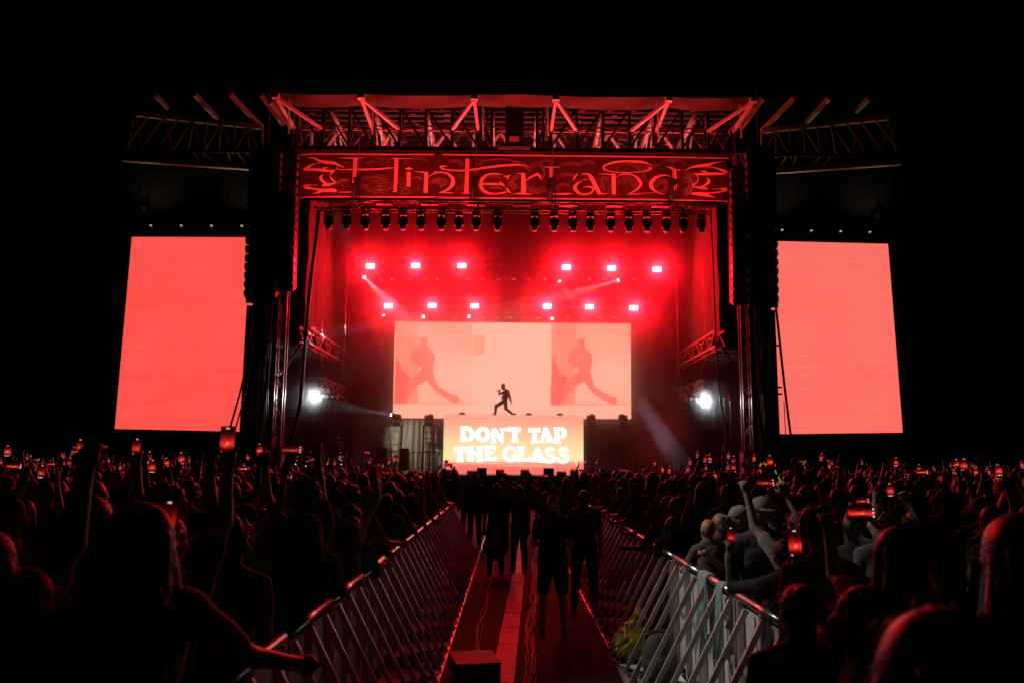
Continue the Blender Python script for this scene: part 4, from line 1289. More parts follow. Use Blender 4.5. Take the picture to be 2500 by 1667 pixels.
# hung work-light frames in the wings
for s, nm, lamp, fr in ((-1, "left", (773, 968), [(787, 935), (830, 955)]), (1, "right", (1716, 978), [(1664, 962), (1718, 938)])):
    yy = 39.3
    A, B = U(fr[0][0], fr[0][1], yy), U(fr[1][0], fr[1][1], yy)
    c = (A + B) / 2
    r = empty("work_light_frame", c, "small red hanging truss with blazing white work light in the %s wing" % nm, "work light", "hanging work lights")
    if nm == "left": A2, B2 = A + Vector((0, -.5, 0)), B + Vector((0, .6, 0))
    else: A2, B2 = A + Vector((0, .6, 0)), B + Vector((0, -.5, 0))
    box_truss(r, A2, B2, .3, .5, 7, M_REDT, .025, .018)
    MB().box(c + Vector((0, 0, -.45)), (.7, .5, .3)).build("lamp_bank", M_CAB, r)
    for k in range(3):
        MB().lathe([(.05, .0), (.11, .05), (.12, .2)], 10, Matrix.Translation(c + Vector((-.25 + .25 * k, -.2, -.5))) @ Matrix.Rotation(math.pi / 2, 4, 'X')).build("lamp_can", M_GREY, r, True)
    for q in (A2, B2):
        for dx in (-.3, .3):
            MB().tube([q + Vector((dx, 0, .25)), q + Vector((0, 0, 1.1))], .018, 5).build("sling", M_BLACK, r)
        MB().tube([q + Vector((0, 0, 1.1)), (q.x, q.y, HTOP - .5)], .012, 5).build("steel_wire", M_GREY, r)
    MB().tube([c + Vector((.1, 0, -.6)), c + Vector((.02, 0, -2)), c + Vector((-.06, 0, -3.6))], .02, 5).build("drop_cable", cm, r)
    L = U(lamp[0], lamp[1], yy - .3)
    MB().lathe([(.03, .06), (.1, .0), (.11, .12), (.07, .2)], 12, Matrix.Translation(L) @ Matrix.Rotation(-math.pi / 2, 4, 'X')).build("work_lamp", M_CAB, r, True)
    MB().lathe([(.02, -.03), (.085, -.015), (.09, 0)], 12, Matrix.Translation(L) @ Matrix.Rotation(-math.pi / 2, 4, 'X')).build("lamp_face", emat("work_lamp_face", (.92, .96, 1.0), 60, False), r)
    barobj("lamp_arm", L + Vector((0, .15, 0)), c + Vector((0, -.1, -.4)), .04, .04, M_BLACK, r)
    ld = bpy.data.lights.new("work_lamp_light", 'POINT')
    ld.energy = E_WORK; ld.color = (.9, .96, 1.0); ld.shadow_soft_size = .05
    lo = bpy.data.objects.new("work_lamp_light", ld)
    COL.objects.link(lo); lo.parent = r
    lo.location = L + Vector((0, -.1, 0)) - c
    ld = bpy.data.lights.new("work_lamp_beam", 'SPOT')
    ld.energy = E_WORK * 22; ld.color = (.9, .96, 1.0); ld.shadow_soft_size = .05; ld.spot_size = math.radians(64); ld.spot_blend = 1
    lo = bpy.data.objects.new("work_lamp_beam", ld)
    COL.objects.link(lo); lo.parent = r
    lo.location = L + Vector((0, -.1, 0)) - c
    lo.rotation_euler = (math.radians(-84), 0, 0)

    if nm == "left":
        ld = bpy.data.lights.new("lamp_can_light", 'SPOT')
        ld.energy = 1500; ld.color = (1, .95, .8); ld.shadow_soft_size = .1; ld.spot_size = math.radians(34); ld.spot_blend = .9
        lo = bpy.data.objects.new("lamp_can_light", ld)
        COL.objects.link(lo); lo.parent = r
        p0 = c + Vector((.45, .2, -.7))
        tg = (U(1010, 1085, 43.5) - p0).normalized()
        lo.matrix_local = Matrix.Translation(p0 - c) @ tg.to_track_quat('-Z', 'Y').to_matrix().to_4x4()

# right wing: lamp poles; left wing: equipment racks
p = U(1782, 972, 38.2)
r = empty("beacon_pole", (p.x, 38.2, DZ), "thin upright pole with small red beacon on top, right wing", "pole")
MB().tube([(p.x, 38.2, DZ), (p.x, 38.2, p.z - .12)], .03, 8).build("pole", M_GREY, r)
MB().lathe([(.09, -.12), (.11, -.05), (.1, .12), (.04, .2)], 10, Matrix.Translation(p)).build("beacon", mat("red_beacon_plastic", (.6, .03, .03), .3), r, True)
MB().lathe([(.35, 0), (.33, .03), (.05, .05)], 10, Matrix.Translation((p.x, 38.2, DZ))).build("foot", M_BLACK, r)
q = U(1768, 970, 38.3)
r = empty("light_stand", (q.x, 38.3, DZ), "thin steel stand with crossbar left of the red beacon", "stand")
MB().tube([(q.x, 38.3, DZ), (q.x, 38.3, q.z)], .025, 8).build("pole", M_GREY, r)
MB().box((q.x - .05, 38.3, q.z), (.5, .04, .04)).build("crossbar", M_GREY, r)
RACK = [(716, 738, 1104, 38.4, "narrow"), (744, 768, 1090, 38.6, "tall"), (768, 790, 1100, 38.2, "lit"), (830, 845, 1104, 38.0, "slim")]
for i, (pa, pb, pt, yy, kd) in enumerate(RACK):
    a, b_ = U(pa, pt, yy), U(pb, pt, yy)
    w, h = b_.x - a.x, a.z - DZ
    r = empty("equipment_rack", ((a.x + b_.x) / 2, yy, DZ), "%s open equipment rack with small lights in the dark left wing" % kd, "rack", "equipment racks in the left wing")
    MB().box(((a.x + b_.x) / 2, yy + .1, DZ + h / 2), (w, .5, h)).build("rack_body", M_CAB, r)
    for x in (a.x, b_.x):
        barobj("frame_post", (x, yy - .17, DZ), (x, yy - .17, DZ + h), .045, .045, M_ALU, r)
    for k in range(4):
        zz = DZ + h * (.25 + .18 * k)
        MB().box(((a.x + b_.x) / 2, yy - .16, zz), (w * .86, .03, .07)).build("rack_unit", M_GREY, r)
        MB().box((a.x + w * (.3 + .12 * k), yy - .18, zz), (.05, .02, .04)).build("status_light", emat("status_%d" % ((i + k) % 3), ((1, .3, .1), (.7, .8, 1), (.5, 1, .5))[(i + k) % 3], 1.2 if (i + k) % 2 else .25, False), r)  # glowing flecks standing in for lit reflections on the racks

# ================================================================== LINE ARRAYS
def line_array(label, px0, px1, py0, py1, yy, n, s, lean):
    a, b_ = U(px0, py0, yy), U(px1, py0, yy)
    zt, zb_ = a.z, U((px0 + px1) / 2, py1, yy).z
    w = b_.x - a.x
    cx = (a.x + b_.x) / 2
    r = empty("line_array", (cx, yy, zb_), label, "speaker array", "hanging line arrays")
    h = (zt - zb_) / n
    y, z = 0.0, zt
    for k in range(n):
        ang = .02 + .012 * k if k > n * .5 else .02
        R = Matrix.Rotation(ang * (1 + k / n), 3, 'X')
        cxk = cx + lean * (k / n)
        c = Vector((cxk, yy + y, z - h / 2))
        cab = MB().box(c, (w, .7, h * .93), R).build("cabinet", M_CAB, r)
        MB().box(c + R @ Vector((0, -.37, 0)), (w * .9, .03, h * .84), R).build("grille", M_GRILL, cab)
        for sx in (-1, 1):
            MB().box(c + R @ Vector((sx * (w / 2 + .012), -.22, 0)), (.05, .22, h * .5), R).build("rigging_plate", M_ALU, cab)
        z -= h
        y += .02 * (k / n) * 2
    MB().box((cx, yy, zt + .12), (w * .8, .8, .16)).build("flying_frame", M_BLACK, r)
    barobj("hoist_chain", (cx, yy, zt + .2), (cx, yy, ZT + .3), .04, .04, M_GREY, r)


line_array("wide black line array overlapping the left screen edge", 617, 690, 375, 722, 35.0, 17, -1, 0)
line_array("slim line array with red lit edge, inner left side", 697, 731, 378, 706, 35.3, 16, -1, 0)
line_array("slim line array with red lit edge, inner right side", 1780, 1812, 425, 740, 35.3, 16, 1, 0)
line_array("wide black line array overlapping the right screen edge", 1818, 1885, 375, 736, 35.0, 17, 1, 0)
# black gable cloth filling the strip between banner and outer arrays
for s, nm, pa, pb in ((-1, "left", 612, 730), (1, "right", 1779, 1892)):
    xa, xb = U(pa, 500, 36.2).x, U(pb, 500, 36.2).x
    r = empty("tower_drape", ((xa + xb) / 2, 36.25, 0), "black drape covering the %s roof tower behind the speakers" % nm, "drape", "tower drapes")
    n = 5
    zl = U(650, 740, 36.2).z
    for k in range(n):
        x0, x1 = xa + (xb - xa) * k / n, xa + (xb - xa) * (k + .98) / n
        MB().box(((x0 + x1) / 2, 36.3 + .04 * (k % 2), (zl + ZB - .3) / 2), (x1 - x0, .04, ZB - .3 - zl)).build("cloth_panel", M_CLOTHBK, r)
    for k in range(2):
        x0 = xa + (xb - xa) * (.15 + .38 * k) if s < 0 else xa + (xb - xa) * (.5 + .3 * k)
        MB().box((x0, 36.6, zl / 2), ((xb - xa) * .34, .04, zl - .1)).build("lower_cloth", M_CLOTHBK, r)

# floor wedge in the aisle foreground
c = U(1158, 1625, 7.4)
r = empty("floor_box", (c.x, 7.4, 0.02), "black equipment box with flat top standing in the aisle foreground", "box")
R = Matrix.Rotation(.22, 3, 'Z')
MB().box((c.x, 7.4, .23), (.38, .46, .42), R).build("box_body", M_CAB, r)
MB().box((c.x, 7.4, .452), (.39, .47, .02), R).build("box_lid", mat("worn_black_lid", (.016, .015, .015), .6, 0, .5, 9, .4, .2), r)
for sx in (-1, 1):
    MB().box(Vector((c.x, 7.4, .3)) + R @ Vector((sx * .198, 0, 0)), (.02, .14, .06), R).build("side_handle", M_GREY, r)

# follow spot on a stand behind the camera, the white light on the right-hand barrier
fs_p = Vector((-11.5, 11.5, 13.5))
tgt = Vector((2.25, 7.2, 0.6))
r = empty("follow_spot", (fs_p.x, fs_p.y, 0), "white spotlight on a tall stand left of the audience", "spotlight")
d = (tgt - fs_p).normalized()
R = d.to_track_quat('-Z', 'Y').to_matrix().to_4x4()
MB().lathe([(.1, .5), (.14, .45), (.14, .0), (.16, -.05), (.16, -.12)], 14, Matrix.Translation(fs_p) @ R).build("lamp_body", M_CAB, r, True)
MB().tube([(fs_p.x, fs_p.y, 0), (fs_p.x, fs_p.y, fs_p.z - .1)], .04, 8).build("stand", M_GREY, r)
for k in range(3):
    a = k * 2.1
    MB().tube([(fs_p.x, fs_p.y, .9), (fs_p.x + .8 * math.cos(a), fs_p.y + .8 * math.sin(a), FIELD_Z)], .025, 6).build("leg", M_GREY, r)
ld = bpy.data.lights.new("follow_spot_light", 'SPOT')
ld.energy = E_FOLLOW; ld.color = (1.0, .93, .82); ld.spot_size = math.radians(13); ld.spot_blend = .8; ld.shadow_soft_size = .08
lo = bpy.data.objects.new("follow_spot_light", ld)
COL.objects.link(lo); lo.parent = r
lo.matrix_local = Matrix.Translation(fs_p - Vector((fs_p.x, fs_p.y, 0)) + d * .16) @ R

# ================================================================== PEOPLE: bodies as one continuous surface
def smin(a, b, k):
    h = np.clip(.5 + .5 * (a - b) / k, 0, 1)
    return a * (1 - h) + b * h - k * h * (1 - h)


class Body:
    """implicit figure: blended capsules and ellipsoids, meshed as one closed surface"""

    def __init__(s):
        s.p = []

    def cone(s, a, b, ra, rb, m, k=.03, flat=1.0):
        s.p.append(('c', np.array(a, float), np.array(b, float), ra, rb, m, k, flat))

    def ell(s, c, r, m, k=.03, R=None):
        s.p.append(('e', np.array(c, float), np.array(r, float), R, 0, m, k, 1.0))

    def cut(s, c, r, k=.015, R=None):
        s.p.append(('x', np.array(c, float), np.array(r, float), R, 0, 0, k, 1.0))

    def mesh(s, name, h, mats, wob=0.0, smooth=True, wfreq=26.0):
        lo = np.full(3, 1e9); hi = -lo
        for q in s.p:
            if q[0] == 'c':
                r = max(q[3], q[4])
                lo = np.minimum(lo, np.minimum(q[1], q[2]) - r); hi = np.maximum(hi, np.maximum(q[1], q[2]) + r)
            elif q[0] == 'e':
                r = max(q[2])
                lo = np.minimum(lo, q[1] - r); hi = np.maximum(hi, q[1] + r)
        lo -= 3 * h; hi += 3 * h
        n = np.ceil((hi - lo) / h).astype(int) + 1
        F = np.full(n, .5, np.float32)
        D = np.full(n, .5, np.float32)
        Mi = np.zeros(n, np.int8)
        ax = [lo[i] + h * np.arange(n[i]) for i in range(3)]
        for q in s.p:
            if q[0] == 'c':
                r = max(q[3], q[4]); a = np.minimum(q[1], q[2]) - r; b = np.maximum(q[1], q[2]) + r
            else:
                r = max(q[2]); a = q[1] - r; b = q[1] + r
            mg = max(.05, 3 * h)
            i0 = np.maximum(((a - mg - lo) / h).astype(int), 0); i1 = np.minimum(((b + mg - lo) / h).astype(int) + 2, n)
            sl = tuple(slice(i0[i], i1[i]) for i in range(3))
            X, Y, Z = np.meshgrid(ax[0][sl[0]], ax[1][sl[1]], ax[2][sl[2]], indexing='ij')
            if q[0] == 'c':
                A, B = q[1], q[2]
                ba = B - A; L = ba @ ba + 1e-9
                t = np.clip(((X - A[0]) * ba[0] + (Y - A[1]) * ba[1] + (Z - A[2]) * ba[2]) / L, 0, 1)
                dx, dy, dz = X - A[0] - t * ba[0], (Y - A[1] - t * ba[1]) / q[7], Z - A[2] - t * ba[2]
                d = np.sqrt(dx * dx + dy * dy + dz * dz) - (q[3] + (q[4] - q[3]) * t)
                if q[7] < 1: d = d * (q[7] + (1 - q[7]) * .5)
            else:
                x, y, z = X - q[1][0], Y - q[1][1], Z - q[1][2]
                if q[3] is not None:
                    R = q[3]
                    x, y, z = R[0][0] * x + R[1][0] * y + R[2][0] * z, R[0][1] * x + R[1][1] * y + R[2][1] * z, R[0][2] * x + R[1][2] * y + R[2][2] * z
                rx, ry, rz_ = q[2]
                k0 = np.sqrt((x / rx) ** 2 + (y / ry) ** 2 + (z / rz_) ** 2)
                k1 = np.sqrt((x / rx ** 2) ** 2 + (y / ry ** 2) ** 2 + (z / rz_ ** 2) ** 2) + 1e-9
                d = k0 * (k0 - 1) / k1
            d = d.astype(np.float32)
            if q[0] == 'x':
                F[sl] = -smin(-F[sl], d, q[6])
                continue
            if wob and q[5] in (1, 2):
                d = d + wob * (np.sin(X * wfreq * .5 + Z * wfreq * 1.7 + 3 * np.sin(Y * 9 + X * 7)) * np.sin(Z * wfreq * .5 + Y * 14 + 2 * np.sin(X * 11 + Z * 5))).astype(np.float32)
            F[sl] = smin(F[sl], d, q[6])
            cl = d < D[sl]
            Mi[sl] = np.where(cl, q[5], Mi[sl]); D[sl] = np.minimum(D[sl], d)
        return nets(name, F, Mi, lo, h, mats, smooth)


_E = [((0, 0, 0), (1, 0, 0)), ((0, 1, 0), (1, 1, 0)), ((0, 0, 1), (1, 0, 1)), ((0, 1, 1), (1, 1, 1)), ((0, 0, 0), (0, 1, 0)), ((1, 0, 0), (1, 1, 0)), ((0, 0, 1), (0, 1, 1)), ((1, 0, 1), (1, 1, 1)), ((0, 0, 0), (0, 0, 1)), ((1, 0, 0), (1, 0, 1)), ((0, 1, 0), (0, 1, 1)), ((1, 1, 0), (1, 1, 1))]


def nets(name, F, Mi, lo, h, mats, smooth=True):
    S = F < 0
    cnt = np.zeros(tuple(k - 1 for k in F.shape), np.int8)
    nx, ny, nz = F.shape
    for a in (0, 1):
        for b in (0, 1):
            for c in (0, 1):
                cnt += S[a:nx - 1 + a, b:ny - 1 + b, c:nz - 1 + c]
    I = np.argwhere((cnt > 0) & (cnt < 8))
    idx = np.full(cnt.shape, -1, np.int32)
    idx[I[:, 0], I[:, 1], I[:, 2]] = np.arange(len(I))
    acc = np.zeros((len(I), 3)); num = np.zeros(len(I))
    for a, b in _E:
        a, b = np.array(a), np.array(b)
        fa = F[tuple((I + a).T)].astype(float); fb = F[tuple((I + b).T)].astype(float)
        mk = (fa < 0) != (fb < 0)
        t = np.where(mk, fa / np.where(mk, fa - fb, 1), 0)
        acc += np.where(mk[:, None], a + t[:, None] * (b - a), 0); num += mk
    V = lo + h * (I + acc / num[:, None])
    Q = []
    for axis in range(3):
        sl0 = [slice(None)] * 3; sl1 = [slice(None)] * 3
        sl0[axis] = slice(0, -1); sl1[axis] = slice(1, None)
        s0, s1 = S[tuple(sl0)], S[tuple(sl1)]
        E = np.argwhere(s0 != s1)
        u, v = [(1, 2), (2, 0), (0, 1)][axis]
        ok = (E[:, u] > 0) & (E[:, v] > 0) & (E[:, u] < F.shape[u] - 1) & (E[:, v] < F.shape[v] - 1)
        E = E[ok]
        inside = s0[tuple(E.T)]
        def g(du, dv):
            e = E.copy(); e[:, u] += du; e[:, v] += dv
            return idx[tuple(e.T)]
        q = np.stack([g(-1, -1), g(0, -1), g(0, 0), g(-1, 0)], 1)
        q[~inside] = q[~inside][:, ::-1]
        Q.append(q)
    Q = np.concatenate(Q)
    me = bpy.data.meshes.new(name)
    me.vertices.add(len(V)); me.vertices.foreach_set("co", V.astype(np.float32).ravel())
    me.loops.add(Q.size); me.loops.foreach_set("vertex_index", Q.astype(np.int32).ravel())
    me.polygons.add(len(Q)); me.polygons.foreach_set("loop_start", np.arange(0, Q.size, 4, dtype=np.int32))
    me.polygons.foreach_set("loop_total", np.full(len(Q), 4, np.int32))
    for m in mats: me.materials.append(m)
    mi = Mi[tuple(I[Q[:, 0]].T)].astype(np.int32)
    me.polygons.foreach_set("material_index", np.clip(mi, 0, len(mats) - 1))
    me.update(calc_edges=True)
    if smooth: me.shade_smooth()
    return me


def nrm(v):
    v = np.array(v, float)
    return v / (np.linalg.norm(v) + 1e-9)


SKIN, SHIRT, TROU, SHOE = 0, 1, 2, 3
ARMS = {  # (upper-arm direction, forearm direction, hand curl) for the right side; mirrored for the left
    'down': ((.14, .03, -1), (.03, .18, -1), .5), 'phone': ((.35, .6, .72), (-.22, .25, .95), .9), 'high': ((.25, .3, .92), (-.06, .18, .98), .9),
    'up': ((.32, .1, .95), (.12, .05, 1), .25), 'both': ((.4, .75, .45), (-.52, .3, .8), .9), 'bothhigh': ((.3, .5, .85), (-.32, .25, .92), .9),
    'rail': ((.22, .5, -.75), (-.35, .9, -.1), .7), 'front': ((.2, .12, -1), (-.8, .55, .15), .6), 'head': ((.88, .15, .6), (-.72, .1, .62), .6),
    'wide': ((.9, .2, .3), (.3, .3, .9), .3), 'reach': ((.75, .5, -.55), (.45, .8, -.35), .6), 'chest': ((.25, .2, -.9), (-.35, .75, .6), .9)}


def figure(L='down', R='down', lean=0.0, side=0.0, head_yaw=0.0, head_nod=0.0, shorts=False, sleeve=.55, bulk=1.0, legs=True, h=.014, name="person", mats=None, fingers=True, wob=.003, skirt=False, low=0.0, stance=0.0):
    B = Body()
    hip = np.array([0, 0, .93])
    Rl = np.array(Matrix.Rotation(-lean, 3, 'X') @ Matrix.Rotation(side, 3, 'Y'))

    def T(p):
        return hip + Rl @ (np.array(p, float) - hip)
    b = bulk
    if legs:
        for sx in (-1, 1):
            kx = sx * (.10 + stance)
            kn, an = np.array([kx, .03, .5]), np.array([kx + sx * .02, -.02, .09])
            hp = np.array([sx * .09, 0, .92])
            if shorts:
                B.cone(hp, kn + [0, 0, .06], .1 * b, .088, TROU, .03); B.cone(kn, an, .055, .04, SKIN, .01)
            else:
                B.cone(hp, kn, .098 * b, .07, TROU, .03); B.cone(kn, an, .068, .058, TROU, .02)
            B.cone(an + [0, -.02, -.035], an + [0, .15, -.05], .042, .034, SHOE, .012)
        if skirt:
            B.cone((0, 0, .95), (0, 0, .55), .15, .26, TROU, .03)
    B.ell((0, 0, .97), (.165 * b, .125 * b, .14), TROU, .04)
    B.ell(T((0, 0, 1.11)), (.155 * b, .12 * b, .17), SHIRT, .05, Rl)
    B.ell(T((0, -.01, 1.29)), (.185 * b, .13 * b, .2), SHIRT, .05, Rl)
    B.cone(T((-.15, -.01, 1.41)), T((.15, -.01, 1.41)), .07, .07, SHIRT, .05)
    for sx in (-1, 1):
        B.cone(T((sx * .02, -.02, 1.49)), T((sx * .15, -.01, 1.42)), .055, .06, SHIRT, .03)
    # head
    Rh = Rl @ np.array(Matrix.Rotation(head_yaw, 3, 'Z') @ Matrix.Rotation(-head_nod, 3, 'X'))
    nb = T((0, .005, 1.50))

    def H(p):
        return nb + Rh @ (np.array(p, float) - np.array([0, .005, 1.50]))
    B.cone(T((0, -.005, 1.42)), H((0, .012, 1.58)), .06, .054, SKIN, .02)
    B.ell(H((0, -.002, 1.655)), (.076, .097, .10), SKIN, .02, Rh)
    B.ell(H((0, .035, 1.60)), (.057, .066, .078), SKIN, .03, Rh)
    if h < .02:
        B.cone(H((0, .095, 1.65)), H((0, .118, 1.617)), .010, .015, SKIN, .012)
        for sx in (-1, 1):
            B.ell(H((sx * .078, -.008, 1.632)), (.012, .024, .032), SKIN, .008, Rh)
            B.cut(H((sx * .031, .104, 1.652)), (.016, .014, .011), .01, Rh)
            B.ell(H((sx * .031, .084, 1.652)), (.012, .012, .012), SKIN, .002)
        B.ell(H((0, .094, 1.583)), (.024, .012, .009), SKIN, .006, Rh)
    anch = {'head': H, 'Rh': Rh, 'T': T}
    for sx, key in ((-1, L), (1, R)):
        if isinstance(key, str):
            du, df, curl_ = ARMS[key]
        else:
            du, df, curl_ = key
        du, df = nrm(du) * [sx, 1, 1], nrm(df) * [sx, 1, 1]
        raised = max(du[2], 0)
        sh = T((sx * (.185 - .025 * raised) * (1 + .4 * (b - 1)), .0, 1.405 + .055 * raised))
        el = sh + .29 * du
        wr = el + .255 * df
        B.cone(T((sx * .13, -.01, 1.40)), sh, .065, .058, SHIRT, .03)
        mid = sh + sleeve * .29 * du if sleeve <= 1 else None
        if sleeve <= 1:
            B.cone(sh, el, .05, .039, SKIN, .015)
            B.cone(sh, mid, .06 * b, .058, SHIRT, .012)
            B.cone(el, wr, .041, .027, SKIN, .015)
        else:
            B.cone(sh, el, .06, .052, SHIRT, .015); B.cone(el, el + .23 * df, .052, .042, SHIRT, .015); B.cone(el + .2 * df, wr, .032, .027, SKIN, .01)
        # hand: palm, four fingers, thumb
        pn = nrm(np.cross(df, [sx, 0, 0]) if abs(df[0]) < .8 else np.cross(df, [0, 0, 1]))
        if pn[1] < 0: pn = -pn
        sd = nrm(np.cross(df, pn))
        B.cone(wr, wr + .075 * df, .026, .036, SKIN, .012, .75)
        B.ell(wr + .06 * df, np.array([.04, .024, .045]), SKIN, .012)
        if fingers:
            for k, (o, ln) in enumerate(((-.031, .058), (-.0105, .07), (.0105, .066), (.031, .05))):
                f0 = wr + .085 * df + o * sd
                f1 = f0 + ln * .55 * nrm(df + pn * curl_ * .5 + sd * o * 3)
                f2 = f1 + ln * .6 * nrm(df * (1 - curl_) + pn * curl_ * 1.3 + sd * o * 3)
                B.cone(f0, f1, .0105, .0095, SKIN, .004); B.cone(f1, f2, .0095, .008, SKIN, .003)
            inner = -sx * np.sign(sd[0]) if abs(sd[0]) > .1 else 1
            t0 = wr + .03 * df + sd * inner * .028
            t1 = t0 + .04 * nrm(df * .7 + sd * inner * .8 + pn * .3)
            B.cone(t0, t1, .013, .011, SKIN, .005); B.cone(t1, t1 + .03 * nrm(df + pn * curl_ * .6), .011, .009, SKIN, .003)
        anch['wr' + ('L' if sx < 0 else 'R')] = wr; anch['df' + ('L' if sx < 0 else 'R')] = df
    anch['top'] = H((0, -.01, 1.765))
    me = B.mesh(name, h, mats, wob)
    return me, anch


def hair_mesh(kind, an, h=.011, seed=0):
    """hair or headwear that sits on the head described by the anchors"""
    H, Rh, T = an['head'], an['Rh'], an['T']
    r = random.Random(seed)
    B = Body()
    if kind in ('short', 'fade'):
        B.ell(H((0, -.016, 1.675)), (.082, .096, .098) if kind == 'short' else (.080, .094, .095), 0, .01, Rh)
        B.cut(H((0, .105, 1.60)), (.075, .06, .085), .02, Rh); B.cut(H((0, 0, 1.53)), (.12, .14, .09), .02, Rh)
    elif kind in ('curly', 'afro'):
        R_ = .108 if kind == 'curly' else .135
        B.ell(H((0, -.02, 1.69)), (R_ * .92, R_, R_ * .95), 0, .02, Rh)
        for k in range(70):
            v = nrm((r.gauss(0, 1), r.gauss(-.2, 1), r.gauss(.3, 1)))
            B.ell(H(np.array([0, -.02, 1.69]) + v * R_ * .95), np.array([1, 1, 1]) * r.uniform(.018, .032), 0, .012)
        B.cut(H((0, .12, 1.61)), (.075, .075, .09), .02, Rh)
    elif kind in ('long', 'longwide', 'hood'):
        w = {'long': 1.0, 'longwide': 1.3, 'hood': 1.25}[kind]
        B.ell(H((0, -.02, 1.675)), (.088 * w ** .5, .104, .102), 0, .02, Rh)
        B.cone(H((0, -.055, 1.66)), T((0, -.12, 1.46)), .088 * w, .10 * w, 0, .04, .6)
        B.cone(T((0, -.12, 1.46)), T((0, -.15, 1.2)), .105 * w, .07 * w, 0, .04, .45)
        for sx in (-1, 1):
            B.cone(H((sx * .07, -.02, 1.66)), T((sx * .10 * w, -.04, 1.42)), .04, .045, 0, .03)
            B.cone(T((sx * .10 * w, -.04, 1.42)), T((sx * .11 * w, -.06, 1.24)), .045, .025, 0, .03)
        for k in range(26):
            a = r.uniform(-1.2, 1.2)
            x0, x1 = .088 * w * math.sin(a), .12 * w * math.sin(a)
            B.cone(H((x0, -.07 - .05 * math.cos(a), 1.67)), T((x1 + r.uniform(-.01, .01), -.13 - .06 * math.cos(a), r.uniform(1.15, 1.3))), .016, .008, 0, .012)
        B.cut(H((0, .115, 1.61)), (.065, .07, .09), .02, Rh)
    elif kind == 'bun':
        B.ell(H((0, -.016, 1.675)), (.083, .098, .10), 0, .01, Rh); B.ell(H((0, -.09, 1.74)), (.05, .05, .045), 0, .012, Rh)
        B.cut(H((0, .105, 1.60)), (.075, .06, .085), .02, Rh)
    elif kind in ('cap', 'capback'):
        B.ell(H((0, -.012, 1.69)), (.088, .103, .085), 0, .008, Rh)
        B.cut(H((0, 0, 1.60)), (.2, .2, .07), .006, Rh)
        s = 1 if kind == 'cap' else -1
        B.ell(H((0, s * .13, 1.672)), (.07, .075, .008), 0, .004, Rh)
        B.ell(H((0, -.012, 1.775)), (.012, .012, .008), 0, .004, Rh)
    elif kind == 'bucket':
        B.cone(H((0, -.01, 1.70)), H((0, -.01, 1.765)), .09, .075, 0, .01); B.cone(H((0, -.01, 1.70)), H((0, -.01, 1.66)), .09, .125, 0, .01)
        B.cut(H((0, 0, 1.60)), (.11, .12, .06), .01, Rh)
    elif kind == 'beanie':
        B.ell(H((0, -.02, 1.69)), (.09, .105, .105), 0, .01, Rh); B.cut(H((0, .02, 1.57)), (.16, .17, .09), .01, Rh); B.cone(H((-.05, -.02, 1.668)), H((.05, -.02, 1.668)), .07, .07, 0, .02)
    elif kind == 'kepi':
        B.cone(H((0, -.005, 1.69)), H((0, .004, 1.80)), .086, .088, 0, .006); B.cut(H((0, .0, 1.885)), (.2, .2, .07), .004, Rh); B.cut(H((0, 0, 1.60)), (.2, .2, .07), .006, Rh)
        B.ell(H((0, .115, 1.672)), (.06, .06, .007), 0, .004, Rh)
    me = B.mesh(kind, h, [None], 0)
    me.materials.clear()
    return me


HAIRNAME = {'cap': 'cap', 'capback': 'cap', 'bucket': 'bucket_hat', 'beanie': 'beanie', 'kepi': 'peaked_hat', 'hood': 'hood'}


def strands(me, n, seed, L=.05):
    """adds fine loose hair strands over a hair mesh so that its outline is not clean"""
    r = random.Random(seed)
    N = len(me.vertices)
    co = np.empty(N * 3); me.vertices.foreach_get("co", co); co = co.reshape(-1, 3)
    no = np.empty(N * 3); me.vertices.foreach_get("normal", no); no = no.reshape(-1, 3)
    vs, fs = [], []
    for k in range(n):
        i = r.randrange(N)
        p, q = co[i], no[i]
        side = nrm(np.cross(q, (r.gauss(0, 1), r.gauss(0, 1), r.gauss(0, 1))))
        l = L * r.uniform(.4, 1.4)
        d = nrm(q * r.uniform(.3, 1) + np.array([0, 0, -.6]) + side * r.uniform(-.6, .6))
        p1 = p + d * l * .5 + q * l * .15
        p2 = p1 + (d + np.array([0, 0, -.5])) * l * .4
        w = side * .0013
        b = len(vs)
        vs += [p - w, p + w, p1 - w, p1 + w, p2]
        fs += [(b, b + 1, b + 3, b + 2), (b + 2, b + 3, b + 4)]
    m2 = bpy.data.meshes.new("strands")
    m2.from_pydata([tuple(map(float, v)) for v in vs], [], fs)
    bm = bmesh.new(); bm.from_mesh(me); bm.from_mesh(m2); bm.to_mesh(me); bm.free()
    bpy.data.meshes.remove(m2)
    me.shade_smooth()


SKIN_M = rmat("skin", [(.45, .26, .18), (.28, .15, .09), (.52, .33, .24), (.16, .08, .05), (.38, .22, .15)], .5, 30, .1, .5)
SHIRT_M = rmat("shirt_cloth", [(.03, .03, .035), (.10, .10, .11), (.05, .05, .08), (.35, .33, .3), (.02, .02, .02), (.16, .05, .05), (.08, .09, .06)], .9, 40, .4, .2, .3)
TROU_M = rmat("trouser_cloth", [(.03, .035, .06), (.02, .02, .02), (.12, .1, .07), (.05, .06, .09)], .9, 60, .3, .2)
SHOE_M = mat("shoe", (.05, .05, .05), .6)
HAIR_M = rmat("hair", [(.015, .01, .008), (.04, .022, .012), (.02, .014, .01), (.12, .07, .03), (.012, .01, .01)], .42, 120, .5, .5)
HAT_M = rmat("hat_cloth", [(.03, .03, .04), (.3, .27, .22), (.05, .05, .05), (.12, .12, .14)], .85, 50, .3, .2)
PM_ = [SKIN_M, SHIRT_M, TROU_M, SHOE_M]
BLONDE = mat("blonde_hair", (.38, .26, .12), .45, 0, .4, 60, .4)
GREYH = mat("grey_hair", (.5, .48, .45), .5, 0, .3, 90, .4)
